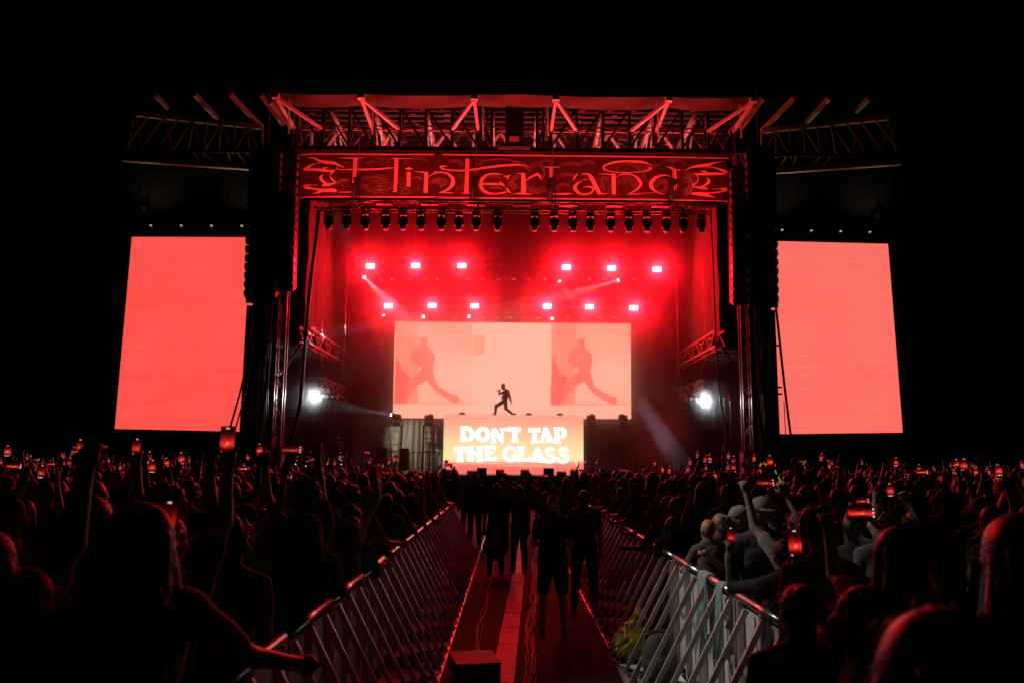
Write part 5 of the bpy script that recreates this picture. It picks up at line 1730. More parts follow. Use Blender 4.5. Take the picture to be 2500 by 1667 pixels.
BEIGE = mat("beige_cloth", (.22, .18, .13), .85, 0, .2, 30, .3)
DARKSHIRT = mat("charcoal_shirt", (.035, .035, .038), .9, 0, .3, 20, .4)
TAN = mat("tan_shirt", (.12, .09, .065), .9, 0, .3, 20, .4)
KHAKI = mat("khaki_cloth", (.05, .042, .032), .9, 0, .3, 20, .4)
PALESHIRT = mat("pale_grey_shirt", (.34, .32, .3), .9, 0, .3, 20, .4)
NAVYC = mat("navy_cap_cloth", (.03, .04, .08), .85, 0, .3, 30, .3)
STRIPE = mat("striped_shirt", (.12, .1, .1), .9, 0, .2, 20, .3)
_nt = STRIPE.node_tree
_w = _nt.nodes.new("ShaderNodeTexWave"); _w.bands_direction = 'Z'; _w.inputs["Scale"].default_value = 3.6; _w.inputs["Distortion"].default_value = 1.2; _w.inputs["Detail Scale"].default_value = .6
_cr = _nt.nodes.new("ShaderNodeValToRGB"); _cr.color_ramp.interpolation = 'CONSTANT'; _cr.color_ramp.elements[0].color = (.02, .02, .02, 1); _cr.color_ramp.elements[1].color = (.3, .22, .2, 1); _cr.color_ramp.elements[1].position = .5
_nt.links.new(_nt.nodes["Texture Coordinate"].outputs["Object"], _w.inputs["Vector"]); _nt.links.new(_w.outputs[0], _cr.inputs[0]); _nt.links.new(_cr.outputs[0], _nt.nodes["Principled BSDF"].inputs["Base Color"])

# ------------------------------------------------------------------ phones
def phone_screen_material():
    m = bpy.data.materials.new("phone_screen_picture")
    m.use_nodes = True
    nt = m.node_tree
    nt.nodes.remove(nt.nodes["Principled BSDF"])
    N, Lk = nt.nodes.new, nt.links.new
    tc = N("ShaderNodeTexCoord"); sp = N("ShaderNodeSeparateXYZ"); Lk(tc.outputs["Generated"], sp.inputs[0])
    oi = N("ShaderNodeObjectInfo")
    cr = N("ShaderNodeValToRGB")
    el = cr.color_ramp.elements
    stops = [(0, (.0, .0, .0)), (.18, (.01, .0, .0)), (.26, (.25, .006, .004)), (.36, (.9, .03, .02)), (.5, (.8, .02, .015)), (.6, (.25, .006, .005)), (.75, (.05, .0, .0)), (1, (.006, 0, 0))]
    while len(el) < len(stops): el.new(.5)
    for i, (p, c) in enumerate(stops): el[i].position = p; el[i].color = c + (1,)
    Lk(sp.outputs[2], cr.inputs[0])
    # bright warm spot: the filmed stage screen
    mp = N("ShaderNodeMapping"); mp.inputs["Location"].default_value = (-.5 * 4.5, 0, -.42 * 11); mp.inputs["Scale"].default_value = (4.5, 0, 11)
    Lk(tc.outputs["Generated"], mp.inputs[0])
    gr = N("ShaderNodeTexGradient"); gr.gradient_type = 'SPHERICAL'; Lk(mp.outputs[0], gr.inputs[0])
    mx = N("ShaderNodeMix"); mx.data_type = 'RGBA'; mx.inputs[7].default_value = (1, .3, .1, 1)
    Lk(gr.outputs[1], mx.inputs[0]); Lk(cr.outputs[0], mx.inputs[6])
    nz = N("ShaderNodeTexNoise"); nz.inputs["Scale"].default_value = 7; nz.inputs["Detail"].default_value = 5
    nz.noise_dimensions = '4D'; Lk(oi.outputs["Random"], nz.inputs["W"]); Lk(tc.outputs["Generated"], nz.inputs["Vector"])
    mr = N("ShaderNodeMapRange"); mr.inputs[1].default_value = .3; mr.inputs[2].default_value = .65; mr.inputs[3].default_value = .1; mr.inputs[4].default_value = 1.7
    Lk(nz.outputs[0], mr.inputs[0])
    st = N("ShaderNodeMapRange"); st.inputs[3].default_value = .35; st.inputs[4].default_value = 1.15; Lk(oi.outputs["Random"], st.inputs[0])
    mu = N("ShaderNodeMath"); mu.operation = 'MULTIPLY'; Lk(mr.outputs[0], mu.inputs[0]); Lk(st.outputs[0], mu.inputs[1])
    e = N("ShaderNodeEmission"); Lk(mx.outputs[2], e.inputs[0]); Lk(mu.outputs[0], e.inputs[1])
    Lk(e.outputs[0], nt.nodes["Material Output"].inputs[0])
    m.cycles.emission_sampling = 'NONE'
    return m


PH_S = phone_screen_material()
PH_C = mat("phone_case", (.015, .015, .017), .25)
PH_B = emat("phone_buttons", (1, .8, .75), .9, False)


def phone_meshes(portrait):
    w, hgt = (.074, .155) if portrait else (.155, .074)
    c = MB().box((0, 0, 0), (w, .009, hgt)); bm = bmesh.new()
    me = c.mesh("smartphone", PH_C)
    bm.from_mesh(me); bmesh.ops.bevel(bm, geom=list(bm.edges), offset=.003, segments=2, affect='EDGES'); bm.to_mesh(me); bm.free()
    s = MB().add([(-w / 2 + .004, -.0052, -hgt / 2 + .004), (w / 2 - .004, -.0052, -hgt / 2 + .004), (w / 2 - .004, -.0052, hgt / 2 - .004), (-w / 2 + .004, -.0052, hgt / 2 - .004)], [(0, 1, 2, 3)]).mesh("screen", PH_S)
    bt = MB()
    if portrait:
        for x in (-.02, 0, .02): bt.box((x, -.0056, -hgt / 2 + .02), (.008 if x else .011, .0006, .008 if x else .011))
        bt.box((0, -.0056, hgt / 2 - .012), (.018, .0006, .005))
    else:
        for z in (-.02, 0, .02): bt.box((w / 2 - .016, -.0056, z), (.008, .0006, .008))
    return me, s, bt.mesh("screen_buttons", PH_B)


PHM = {True: phone_meshes(True), False: phone_meshes(False)}
N_PHONE = [0]


def phone(M, portrait, label, group, scale=1.0):
    me, s, b = PHM[portrait]
    o = link("smartphone", me)
    o.matrix_world = M
    tag(o, label, "smartphone", group)
    sc = link("screen", s, o)
    link("screen_buttons", b, sc)
    N_PHONE[0] += 1
    return o


def place_matrix(px, py, d, an, yaw, ground):
    """root matrix that puts the head top of a figure on the photo pixel at depth d"""
    t = U(px, py, d)
    top = an['top']
    s = (t.z - ground) / top[2]
    R = Matrix.Rotation(yaw, 3, 'Z')
    off = R @ Vector((top[0], top[1], 0)) * s
    return Matrix.Translation((t.x - off.x, t.y - off.y, ground)) @ R.to_4x4() @ Matrix.Scale(s, 4), s


def phone_local(an, hand, portrait=True, two=False, tilt=0.0):
    if two:
        c = (an['wrL'] + an['wrR']) / 2 + np.array([0, .03, .10 if not portrait else .12])
    else:
        w, d = an['wr' + hand], an['df' + hand]
        c = w + .10 * d + np.array([(.012 if hand == 'R' else -.012) * -1, .012, .055])
    return Matrix.Translation(Vector([float(q) for q in c])) @ Matrix.Rotation(tilt, 4, 'Y') @ Matrix.Rotation(-.12, 4, 'X')

# ================================================================== PERFORMER
def performer():
    B = Body()
    # profile pose facing -X, built from the photograph's joints (metres, feet at z = 0)
    k = 39.6 / F_PX
    def P(x, y, dy=0.0):     # zoomed silhouette coordinates
        return np.array([(x - 760) / 15.68 * k, dy, (1440 - y) / 15.68 * k])
    B.ell(P(790, 900), (.15, .15, .14), TROU, .04)
    B.ell(P(810, 760), (.17, .16, .2), SHIRT, .05)
    B.ell(P(840, 620), (.165, .2, .2), SHIRT, .05)
    B.cone(P(870, 500, -.16), P(870, 500, .16), .085, .085, SHIRT, .05)
    B.cone(P(830, 470), P(770, 420), .07, .06, SKIN, .02)
    B.ell(P(752, 350), (.096, .078, .105), SKIN, .02); B.ell(P(730, 410), (.066, .056, .075), SKIN, .03)
    B.cone(P(688, 370), P(672, 390), .012, .015, SKIN, .01)
    for sy in (-1, 1):
        B.ell(P(770, 370, sy * .078), (.024, .012, .032), SKIN, .008)
    # front leg (near), rear leg
    B.cone(P(760, 930, -.09), P(485, 1100, -.1), .105, .085, TROU, .03); B.cone(P(485, 1090, -.1), P(458, 1370, -.1), .082, .06, TROU, .02)
    B.cone(P(470, 1412, -.1), P(330, 1422, -.1), .042, .03, SHOE, .012)
    B.cone(P(830, 920, .09), P(860, 1190, .1), .105, .08, TROU, .03); B.cone(P(860, 1185, .1), P(1110, 1380, .1), .078, .055, TROU, .02)
    B.cone(P(1200, 1375, .1), P(1180, 1415, .1), .05, .05, SHOE, .02); B.cone(P(1110, 1420, .1), P(1250, 1420, .1), .03, .028, SHOE, .012)
    # arm with the microphone (far side folded), trailing arm
    B.cone(P(850, 520, -.2), P(610, 640, -.22), .065, .055, SHIRT, .02); B.cone(P(605, 645, -.22), P(598, 520, -.16), .05, .036, SHIRT, .02)
    B.ell(P(604, 488, -.15), (.046, .04, .042), SKIN, .012)
    for j in range(4):
        B.cone(P(580, 470 + 12 * j, -.19), P(615, 478 + 12 * j, -.195), .011, .010, SKIN, .004)
    B.cone(P(615, 465, -.14), P(590, 455, -.15), .012, .011, SKIN, .004)
    B.cone(P(935, 500, .2), P(1010, 740, .24), .075, .058, SHIRT, .02); B.cone(P(1010, 740, .24), P(1050, 900, .25), .055, .04, SHIRT, .02)
    B.cone(P(1055, 910, .25), P(1085, 975, .25), .03, .026, SKIN, .01)
    for j in range(4):
        B.cone(P(1080, 960, .23 + .014 * j), P(1112, 1045, .225 + .016 * j), .011, .008, SKIN, .004)
    B.cone(P(1065, 950, .22), P(1078, 1000, .2), .012, .009, SKIN, .004)
    me = B.mesh("person", .014, [SKIN_M, mat("performer_jacket", (.2, .05, .04), .8), mat("performer_trousers", (.12, .03, .03), .8), SHOE_M], .003)
    o = link("person", me)
    c = U(1180 + 760 / 15.68, 1011, 39.5)
    o.location = (c.x, 39.5, rz + .003)
    tag(o, "performer in peaked hat singing mid stride on top of the lettered riser", "person")
    B2 = Body()
    B2.cone(P(755, 318), P(748, 246), .09, .088, 0, .008); B2.cut(P(745, 200), (.3, .3, .045), .004); B2.ell(P(672, 322), (.055, .06, .008), 0, .004)
    hm = B2.mesh("peaked_hat", .012, [mat("performer_hat", (.15, .04, .03), .8)], 0)
    link("peaked_hat", hm, o)
    mic = MB().tube([P(475, 552, -.17), P(560, 515, -.165), P(585, 503, -.16)], [.012, .016, .018], 8)
    r = empty("microphone", o.location, "slim handheld microphone raised to the performer's mouth", "microphone")
    a, b_ = P(475, 552, -.19), P(640, 475, -.15)
    m = MB().tube([a, a + (b_ - a) * .8], [.013, .02], 10).mesh("handle", M_CAB, smooth=True); link("handle", m, r)
    m = MB().lathe([(.012, -.035), (.03, -.02), (.034, 0), (.028, .022), (.01, .033)], 10, Matrix.Translation(Vector(a + (b_ - a) * .92))).mesh("grille_ball", M_GREY, smooth=True); link("grille_ball", m, r)


performer()

# ================================================================== FEATURED PEOPLE
def person(label, px, py, d, L='down', R='down', hair='short', hairm=None, yaw=0.0, mats=None, group="people in the crowd", ground=FIELD_Z, h=.014, ph=None, cut=None, seed=None, strand=0, **kw):
    pm = list(PM_)
    for i, m in (mats or {}).items(): pm[i] = m
    me, an = figure(L, R, h=h, mats=pm, **kw)
    M, s = place_matrix(px, py, d, an, yaw, ground)
    o = link("person", me)
    o.matrix_world = M
    tag(o, label, "person", group)
    if hair:
        sd = seed if seed is not None else int(px)
        hm = hair_mesh(hair, an, min(h, .012), sd)
        isH = hair in HAIRNAME
        if strand and not isH: strands(hm, strand, sd)
        hm.materials.append(hairm or (HAT_M if isH and hair != 'hood' else SHIRT_M if hair == 'hood' else HAIR_M))
        link(HAIRNAME.get(hair, "hair"), hm, o)
    if ph:
        hand, portrait, two, plabel = ph
        phone(M @ phone_local(an, hand, portrait, two, kw.get('tilt', 0)), portrait, plabel, "phones held up to film")
    return o, an, M


AG = "people standing in the aisle"
A_ = dict(ground=0.02, group=AG, h=.012)
person("white haired man in dark polo and shorts standing in the aisle", 1350, 1208, 10.45, 'front', 'front', 'fade', GREYH, .0, {1: DARKSHIRT, 2: KHAKI, 0: mat("fair_skin", (.5, .33, .25), .5)}, shorts=True, bulk=1.12, stance=.02, head_nod=-.05, **A_)
person("guard in pale vest and long trousers right of the white haired man", 1426, 1196, 12.0, 'front', 'down', 'short', None, -.1, {1: mat("guard_vest", (.11, .09, .08), .9)}, bulk=1.1, sleeve=.6, stance=.03, **A_)
person("figure in long dark dress raising a hand to the head, aisle", 1212, 1180, 15.6, 'down', 'head', 'bun', None, .1, {1: DARKSHIRT, 2: DARKSHIRT}, skirt=True, **A_)
person("figure with both hands on head beside the one in long dress", 1268, 1184, 15.8, 'head', 'head', 'short', None, -.05, {1: DARKSHIRT}, **A_)
person("small figure with rim lit head behind the white haired man", 1330, 1199, 18.5, 'down', 'front', 'fade', None, .0, **A_)
person("figure at aisle end filming with both arms raised", 1331, 1170, 21.5, 'both', 'both', 'short', None, .0, ph=('R', False, True, "phone held sideways by the figure at the aisle end"), **A_)

CL, CR = "spectators in the crowd left of the aisle", "spectators in the crowd right of the aisle"
H_ = dict(h=.011)
# left, near
o, an, M = person("long haired spectator in front left, hand reaching to the barrier rail", 352, 1236, 3.15, 'down', ((.7, .45, -.75), (.62, .75, -.3), .6), 'longwide', None, .12, {1: mat("pale_tee", (.3, .24, .22), .9)}, CL, strand=1500, sleeve=.75, **H_)
person("spectator behind the long haired one, right arm straight up with bright phone", 415, 1262, 4.0, 'down', ((.28, .2, .95), (-.02, .12, 1), .9), 'short', None, .15, None, CL, ph=('R', True, False, "brightest phone in the left crowd, above the long haired spectator"), strand=400, **H_)
person("spectator with long hair lit on its right side, left of the foremost one", 232, 1216, 4.4, 'down', 'down', 'long', None, -.1, None, CL, strand=1200, **H_)
person("round curly head in front left, right of the raised bright phone", 570, 1277, 4.7, 'down', 'down', 'curly', None, .0, None, CL, strand=900, **H_)
person("short dark spectator at lower left corner holding up a phone", 75, 1392, 2.9, 'down', ((.5, .7, .4), (.1, .4, .9), .9), 'short', None, .05, None, CL, ph=('R', True, False, "lowest phone in the left crowd, near the left corner"), strand=500, **H_)
person("spectator cut by left picture edge with one arm raised", -20, 1300, 3.0, 'down', ((.3, .3, .9), (.0, .15, 1), .9), 'short', None, .0, None, CL, strand=300, **H_)
person("spectator with half dark phone, between the long haired ones", 405, 1195, 5.2, 'down', ((.4, .75, .3), (-.2, .4, .9), .9), 'curly', None, .0, None, CL, ph=('R', True, False, "half dark phone beside the foremost long hair"), strand=500, **H_)
person("curly haired spectator filming sideways with right arm high, left crowd", 748, 1180, 6.6, ((.55, .5, .75), (.15, .2, .95), .9), ((-.25, .4, .85), (-.15, .2, 1), .9), 'curly', None, .1, None, CL, ph=('L', False, True, "phone held sideways left of the curly haired spectator"), strand=700, **H_)
person("hooded spectator standing right at the left barrier, rim lit down one side", 752, 1256, 6.0, 'down', 'rail', 'hood', None, .15, {1: mat("dark_hoodie", (.045, .04, .045), .9)}, CL, sleeve=1.2, bulk=1.1, strand=0, **H_)
person("spectator in knitted beanie behind the left barrier", 815, 1196, 7.4, 'down', 'down', 'beanie', None, .0, None, CL, **H_)
person("dark curly spectator just right of the beanie", 855, 1190, 8.6, 'down', 'phone', 'curly', None, .0, None, CL, strand=300, **H_)
person("spectator leaning an arm on the left barrier rail", 862, 1262, 7.5, 'down', 'rail', 'short', None, .1, {1: DARKSHIRT}, CL, sleeve=1.2, strand=300, **H_)
person("spectator with sleek round head third along the left barrier", 945, 1206, 10.2, 'down', 'rail', 'short', None, .0, None, CL, **H_)
person("spectator filming with tall phone beside the left barrier", 1003, 1206, 12.3, 'down', ((.05, .6, .75), (-.1, .2, .95), .9), 'long', None, .0, None, CL, ph=('R', True, False, "tall phone above the left barrier, left of the aisle"), strand=300, **H_)
person("spectator waving both open hands before the left railing", 1028, 1166, 17.0, 'wide', 'wide', 'short', None, .0, None, CL)
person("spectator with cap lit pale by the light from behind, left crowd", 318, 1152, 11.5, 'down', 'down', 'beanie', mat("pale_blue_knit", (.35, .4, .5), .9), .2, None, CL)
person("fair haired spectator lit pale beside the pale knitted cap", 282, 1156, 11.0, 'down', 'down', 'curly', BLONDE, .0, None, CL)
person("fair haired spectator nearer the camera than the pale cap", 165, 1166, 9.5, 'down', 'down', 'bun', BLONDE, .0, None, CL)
person("spectator holding a dark phone high, seen against the left stage tower", 232, 1175, 6.8, 'down', 'phone', 'long', None, .0, None, CL, ph=('R', True, False, "dark phone held high at the far left"), strand=300, **H_)
# right, near
person("man in striped shirt leaning over the right barrier", 1514, 1190, 14.3, ((.5, .6, .55), (.1, .2, .95), .8), 'rail', 'short', None, .25, {1: STRIPE}, CR, bulk=1.15, lean=.15, **H_)
person("spectator in navy cap turned left behind the right barrier", 1600, 1235, 10.4, 'rail', 'down', 'cap', NAVYC, 1.2, None, CR, **H_)
person("man with cropped hair leaning on the right barrier, lit white", 1728, 1268, 8.2, 'rail', 'rail', 'fade', BLONDE, .25, {1: TAN, 0: mat("lit_skin", (.3, .19, .13), .5)}, CR, lean=.3, head_nod=-.25, **H_)  # one even skin tone for this man
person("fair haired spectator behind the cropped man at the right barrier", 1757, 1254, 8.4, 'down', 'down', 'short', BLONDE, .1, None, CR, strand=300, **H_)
person("spectator in pale grey cap with brim to the left, right barrier", 1806, 1235, 7.0, 'down', 'chest', 'cap', mat("pale_cap", (.24, .23, .22), .85), 1.35, {1: mat("grey_shirt", (.11, .11, .11), .9, 0, .3, 20, .4)}, CR, bulk=1.1, **H_)
person("spectator in large beige cap worn backwards", 1858, 1214, 6.6, 'down', 'down', 'capback', BEIGE, .1, {1: mat("slate_shirt", (.05, .055, .07), .9, 0, .3, 20, .4)}, CR, bulk=1.15, **H_)
person("red rimmed dark head close to the right barrier, arms filming", 1912, 1318, 5.7, ((.5, .75, -.15), (.02, .1, 1), .9), 'rail', 'short', None, .0, {1: DARKSHIRT}, CR, sleeve=1.2, ph=('L', True, False, "phone in black sleeved hand before the beige cap"), strand=400, **H_)
person("spectator filming sideways above the beige cap", 1950, 1250, 6.0, ((.3, .6, .6), (.1, .25, .9), .9), ((-.1, .6, .6), (-.35, .25, .9), .9), 'short', None, .1, None, CR, ph=('L', False, True, "red phone held sideways right of the beige cap"), strand=300, **H_)
person("thick haired dark spectator right of the sideways phone", 2000, 1252, 5.0, 'down', 'down', 'curly', None, .0, None, CR, strand=600, **H_)
person("spectator with orange lit phone at shoulder height, right crowd", 1950, 1430, 3.4, 'down', ((.1, .8, .35), (-.15, .45, .9), .9), 'bun', None, .0, {1: DARKSHIRT}, CR, ph=('R', True, False, "phone with orange picture held low in the right crowd"), strand=500, **H_)
person("long grey lit hair with sideways phone, right crowd", 2185, 1290, 4.0, ((.1, .8, .2), (-.05, .5, .85), .9), ((.3, .8, .3), (-.45, .4, .8), .9), 'long', mat("ash_hair", (.2, .15, .1), .45, 0, .4, 80, .4), -.1, None, CR, ph=('L', False, True, "dim sideways phone before the grey lit long hair"), strand=900, **H_)
person("spectator looking left with glinting beads in the hair, lower right", 2105, 1432, 3.0, 'down', 'down', 'short', None, 1.1, {1: DARKSHIRT}, CR, strand=700, **H_)
person("huge blurred head nearest to the camera, lower right", 2285, 1500, 1.55, 'down', 'down', 'longwide', mat("brown_hair", (.09, .04, .025), .45, 0, .4, 60, .4), .0, {1: DARKSHIRT}, CR, ground=0.0, strand=1600, **H_)
person("long haired spectator cut by right picture edge", 2478, 1262, 2.7, 'down', 'down', 'longwide', None, .3, None, CR, strand=900, **H_)
person("spectator with both arms up holding the brightest right hand phone", 2205, 1268, 7.2, 'bothhigh', 'bothhigh', 'bun', None, .0, None, CR, ph=('R', True, True, "brightest phone in the right crowd, held in both hands"), strand=300, **H_)
person("spectator raising a red lit phone high under the right screen", 1940, 1205, 9.0, ((.1, .35, .9), (.1, .1, 1), .9), 'down', 'short', None, .0, None, CR, ph=('L', True, False, "phone raised high under left edge of the right screen"), **H_)
person("spectator with pale bare arm stretched up beside the navy cap", 1640, 1262, 9.4, 'down', ((.1, .3, .85), (.35, .1, .95), .3), 'long', None, .0, {0: mat("pale_arm_skin", (.4, .28, .22), .5)}, CR, strand=200, **H_)
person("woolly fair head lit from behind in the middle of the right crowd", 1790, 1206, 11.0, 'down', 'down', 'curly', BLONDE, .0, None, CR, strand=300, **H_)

# ================================================================== STAGE CREW IN THE WINGS
for lab, px, py, d, g in (("crew member in dark clothes standing in the left wing", 826, 1066, 38.6, DZ), ("crew member standing behind the beacon pole, right wing", 1768, 1086, 38.9, DZ)):
    person(lab, px, py, d, 'down', 'chest', 'cap', None, .6, {1: DARKSHIRT}, "crew in the stage wings", ground=g)

# ================================================================== THE REST OF THE CROWD
VAR = []
vr = random.Random(3)
SPEC = [('down', 'down', 'short', "short haired spectator"), ('down', 'down', 'long', "long haired spectator"), ('down', 'high', 'short', "short haired spectator arm high"),
        ('phone', 'down', 'curly', "curly haired spectator left arm raised"), ('both', 'both', 'cap', "spectator in cap filming two-handed"), ('bothhigh', 'bothhigh', 'long', "long haired spectator filming overhead"),
        ('up', 'down', 'bun', "spectator hair bun, fist up"), ('down', 'phone', 'beanie', "spectator in beanie right arm raised"), ('up', 'up', 'short', "short haired spectator arms up"),
        ('down', 'down', 'curly', "curly haired spectator"), ('down', 'down', 'cap', "spectator in cap"), ('chest', 'down', 'bucket', "spectator in bucket hat bent arm")]
for i, (l, r_, hr, desc) in enumerate(SPEC):
    me, an = figure(l, r_, h=.02, mats=PM_, wob=.004, sleeve=.55 if i % 3 else 1.2, bulk=vr.uniform(.95, 1.12), head_yaw=vr.uniform(-.3, .3))
    hm = hair_mesh(hr, an, .014, i)
    if hr not in HAIRNAME: strands(hm, 250, i)
    hm.materials.append(HAT_M if hr in HAIRNAME else HAIR_M)
    VAR.append((me, an, hm, HAIRNAME.get(hr, "hair"), desc, l, r_))
FAR = []
for i in (0, 1, 2, 4, 5, 8):
    l, r_, hr, desc = SPEC[i]
    me, an = figure(l, r_, h=.045, mats=PM_, wob=0, legs=False, fingers=False)
    hm = hair_mesh(hr, an, .035, i)
    FAR.append((me, hm, an, l, r_))

RAILV = []
for i, (l, r_, hr, ln, desc) in enumerate((('rail', 'rail', 'short', .22, "short haired spectator, both forearms over rail"), ('down', 'rail', 'long', .12, "long haired spectator, one arm on rail"),
                                           ('rail', 'front', 'cap', .3, "spectator in cap bent over rail"), ('rail', 'both', 'curly', .15, "curly haired spectator filming at rail"), ('rail', 'rail', 'bun', .28, "spectator with hair bun resting on rail"))):
    me, an = figure(l, r_, h=.018, mats=PM_, wob=.005, lean=ln, sleeve=1.2 if i % 2 else .6, head_yaw=.5, bulk=1.05)
    hm = hair_mesh(hr, an, .013, 40 + i)
    if hr not in HAIRNAME: strands(hm, 400, i)
    hm.materials.append(HAT_M if hr in HAIRNAME else HAIR_M)
    RAILV.append((me, hm, HAIRNAME.get(hr, "hair"), desc))
rr_ = random.Random(17)
occ = [(o.matrix_world.translation.x, o.matrix_world.translation.y) for o in COL.objects if o.name.startswith("person")]
for s in (-1, 1):
    y = 8.2 if s > 0 else 6.6
    kk = 0
    while y < 19:
        x = (-1.72 if s < 0 else 2.18) + rr_.uniform(-.06, .06)
        if not any((x - a) ** 2 + (y - b) ** 2 < .4 ** 2 for a, b in occ):
            me, hm, hn, desc = RAILV[rr_.randrange(5)]
            o = link("person", me)
            o.matrix_world = Matrix.Translation((x, y, FIELD_Z)) @ Matrix.Rotation(s * rr_.uniform(.35, 1.1), 4, 'Z') @ Matrix.Scale(rr_.uniform(.9, 1.03), 4)
            link(hn, hm, o)
            tag(o, "%s, %s from camera in the %s front row" % (desc, ORD[kk], "left" if s < 0 else "right"), "person", CL if s < 0 else CR)
            kk += 1
        y += rr_.uniform(.5, .8)
kk = 0
for x, y in ((-.9, 20.5), (-.2, 21.4), (.9, 20.8), (1.5, 21.9), (-1.2, 22.6), (.4, 23.2)):
    me, an, hm, hn, desc, l, r_ = VAR[(0, 9, 10, 1, 0, 4, 1, 10, 9, 0, 1, 2, 9)[kk]]
    o = link("person", me)
    o.matrix_world = Matrix.Translation((x, y, .02)) @ Matrix.Rotation(rr_.uniform(-.4, .4), 4, 'Z') @ Matrix.Scale(rr_.uniform(.95, 1.05), 4)
    link(hn, hm, o)
    tag(o, "%s, %s nearest in the aisle end cluster" % (desc, ORD[kk]), "person", AG)
    kk += 1

taken = [(o.matrix_world.translation.x, o.matrix_world.translation.y) for o in COL.objects if o.name.startswith("person")]
cr_ = random.Random(11)
cand = []
y = 5.0
while y < 33.2:
    stp = .62 if y < 16 else .66
    for side in (-1, 1):
        x = (-2.3 if y < 19 else -1.6) if side < 0 else (2.75 if y < 19 else 2.0)
        while abs(x) < .67 * y + .6:
            cand.append((x + cr_.uniform(-.2, .2), y + cr_.uniform(-.22, .22), side))
            x += side * stp * cr_.uniform(.85, 1.25)
    y += stp * 1.02
spots = []
for x, y, s in cand:
    if any((x - a) ** 2 + (y - b) ** 2 < .42 ** 2 for a, b in taken): continue
    if y < 6.4 and abs(x) < 3.4: continue
    if y > 22.5 + max(0, abs(x - .25) - 6) * .95: continue
    spots.append((x, y, s))
spots.sort(key=lambda q: q[1])
NIND = 300 - len(taken)
near, far = spots[:NIND], spots[NIND:]
BANDS = [(0, 8, "nearest camera"), (8, 10.5, "near camera"), (10.5, 13, "mid field"), (13, 16, "past mid field"), (16, 99, "toward stage")]


def area_name(x, y, s):
    u = abs(x) / y
    nm = "left" if s < 0 else "right"
    w = "by the aisle" if u < .22 else "midway out" if u < .42 else "at outer edge"
    bn = next(b[2] for b in BANDS if b[0] <= y < b[1])
    return nm, w, bn


bag = list(range(len(SPEC)))
wts = [6, 6, .9, 1.0, 1.4, .8, .4, 1.0, .25, 6, 5, 3]
for i, (x, y, s) in enumerate(near):
    v = cr_.choices(bag, wts)[0]
    me, an, hm, hn, desc, l, r_ = VAR[v]
    o = link("person", me)
    hgt = cr_.uniform(.93, 1.04)
    if y < 8: hgt = cr_.uniform(.88, .97)
    M = Matrix.Translation((x, y, FIELD_Z)) @ Matrix.Rotation(cr_.uniform(-.35, .35) - .5 * x / y, 4, 'Z') @ Matrix.Scale(hgt, 4)
    o.matrix_world = M
    nm, w, bn = area_name(x, y, s)
    tag(o, "%s, %s crowd %s, %s" % (desc, nm, w, bn), "person", CL if s < 0 else CR)
    link(hn, hm, o)
    if l in ('both', 'bothhigh'):
        phone(M @ phone_local(an, 'R', v % 2 == 1, True, cr_.uniform(-.1, .1)), v % 2 == 1, "two-handed phone over the %s crowd %s, %s" % (nm, w, bn), "phones held up to film")
    elif ('phone' in (l, r_) or 'high' in (l, r_)) and cr_.random() < .7:
        hd = 'L' if l in ('phone', 'high') else 'R'
        phone(M @ phone_local(an, hd, True, False, cr_.uniform(-.25, .25)), True, "one-handed phone over the %s crowd %s, %s" % (nm, w, bn), "phones held up to film")


def merge(items, name, mats, label, cat):
    """one merged object for the far mass of people"""
    Vs, Ps, Ms = [], [], []
    base = 0
    cache = {}
    for me, M, mo in items:
        if me.name not in cache:
            n = len(me.vertices); co = np.empty(n * 3); me.vertices.foreach_get("co", co)
            vi = np.empty(len(me.loops), np.int32); me.loops.foreach_get("vertex_index", vi)
            mi = np.empty(len(me.polygons), np.int32); me.polygons.foreach_get("material_index", mi)
            cache[me.name] = (co.reshape(-1, 3), vi.reshape(-1, 4), mi)
        co, vi, mi = cache[me.name]
        A = np.array(M)
        Vs.append(co @ A[:3, :3].T + A[:3, 3]); Ps.append(vi + base); Ms.append(mi + mo)
        base += len(co)
    V, P, Mx = np.concatenate(Vs), np.concatenate(Ps), np.concatenate(Ms)
    me = bpy.data.meshes.new(name)
    me.vertices.add(len(V)); me.vertices.foreach_set("co", V.astype(np.float32).ravel())
    me.loops.add(P.size); me.loops.foreach_set("vertex_index", P.astype(np.int32).ravel())
    me.polygons.add(len(P)); me.polygons.foreach_set("loop_start", np.arange(0, P.size, 4, dtype=np.int32)); me.polygons.foreach_set("loop_total", np.full(len(P), 4, np.int32))
    for m in mats: me.materials.append(m)
    me.polygons.foreach_set("material_index", Mx.astype(np.int32))
    me.update(calc_edges=True); me.shade_smooth()
    o = link(name, me)
    return tag(o, label, cat, kind="stuff")


SK = mat("far_skin", (.34, .2, .14), .5); SH = mat("far_shirts", (.06, .06, .065), .9, 0, .9, .9); TR = mat("far_trousers", (.04, .04, .05), .9); HR = mat("far_hair", (.03, .02, .015), .45, 0, .8, 1.5)
items, phs = [], []
for x, y, s in far:
    k = cr_.choices(range(6), [6, 6, 1.0, 1.2, .8, .3])[0]
    me, hm, an, l, r_ = FAR[k]
    M = Matrix.Translation((x, y, FIELD_Z)) @ Matrix.Rotation(cr_.uniform(-.4, .4), 4, 'Z') @ Matrix.Scale(cr_.uniform(.92, 1.05), 4)
    items.append((me, M, 0)); items.append((hm, M, 4))
    if l in ('both', 'bothhigh') or r_ == 'high':
        phs.append((x, y, M @ phone_local(an, 'R', True, l != 'down', cr_.uniform(-.3, .3))))
merge(items, "far_crowd", [SK, SH, TR, SHOE_M, HR], "dense dark mass of spectators packed toward the stage", "crowd")
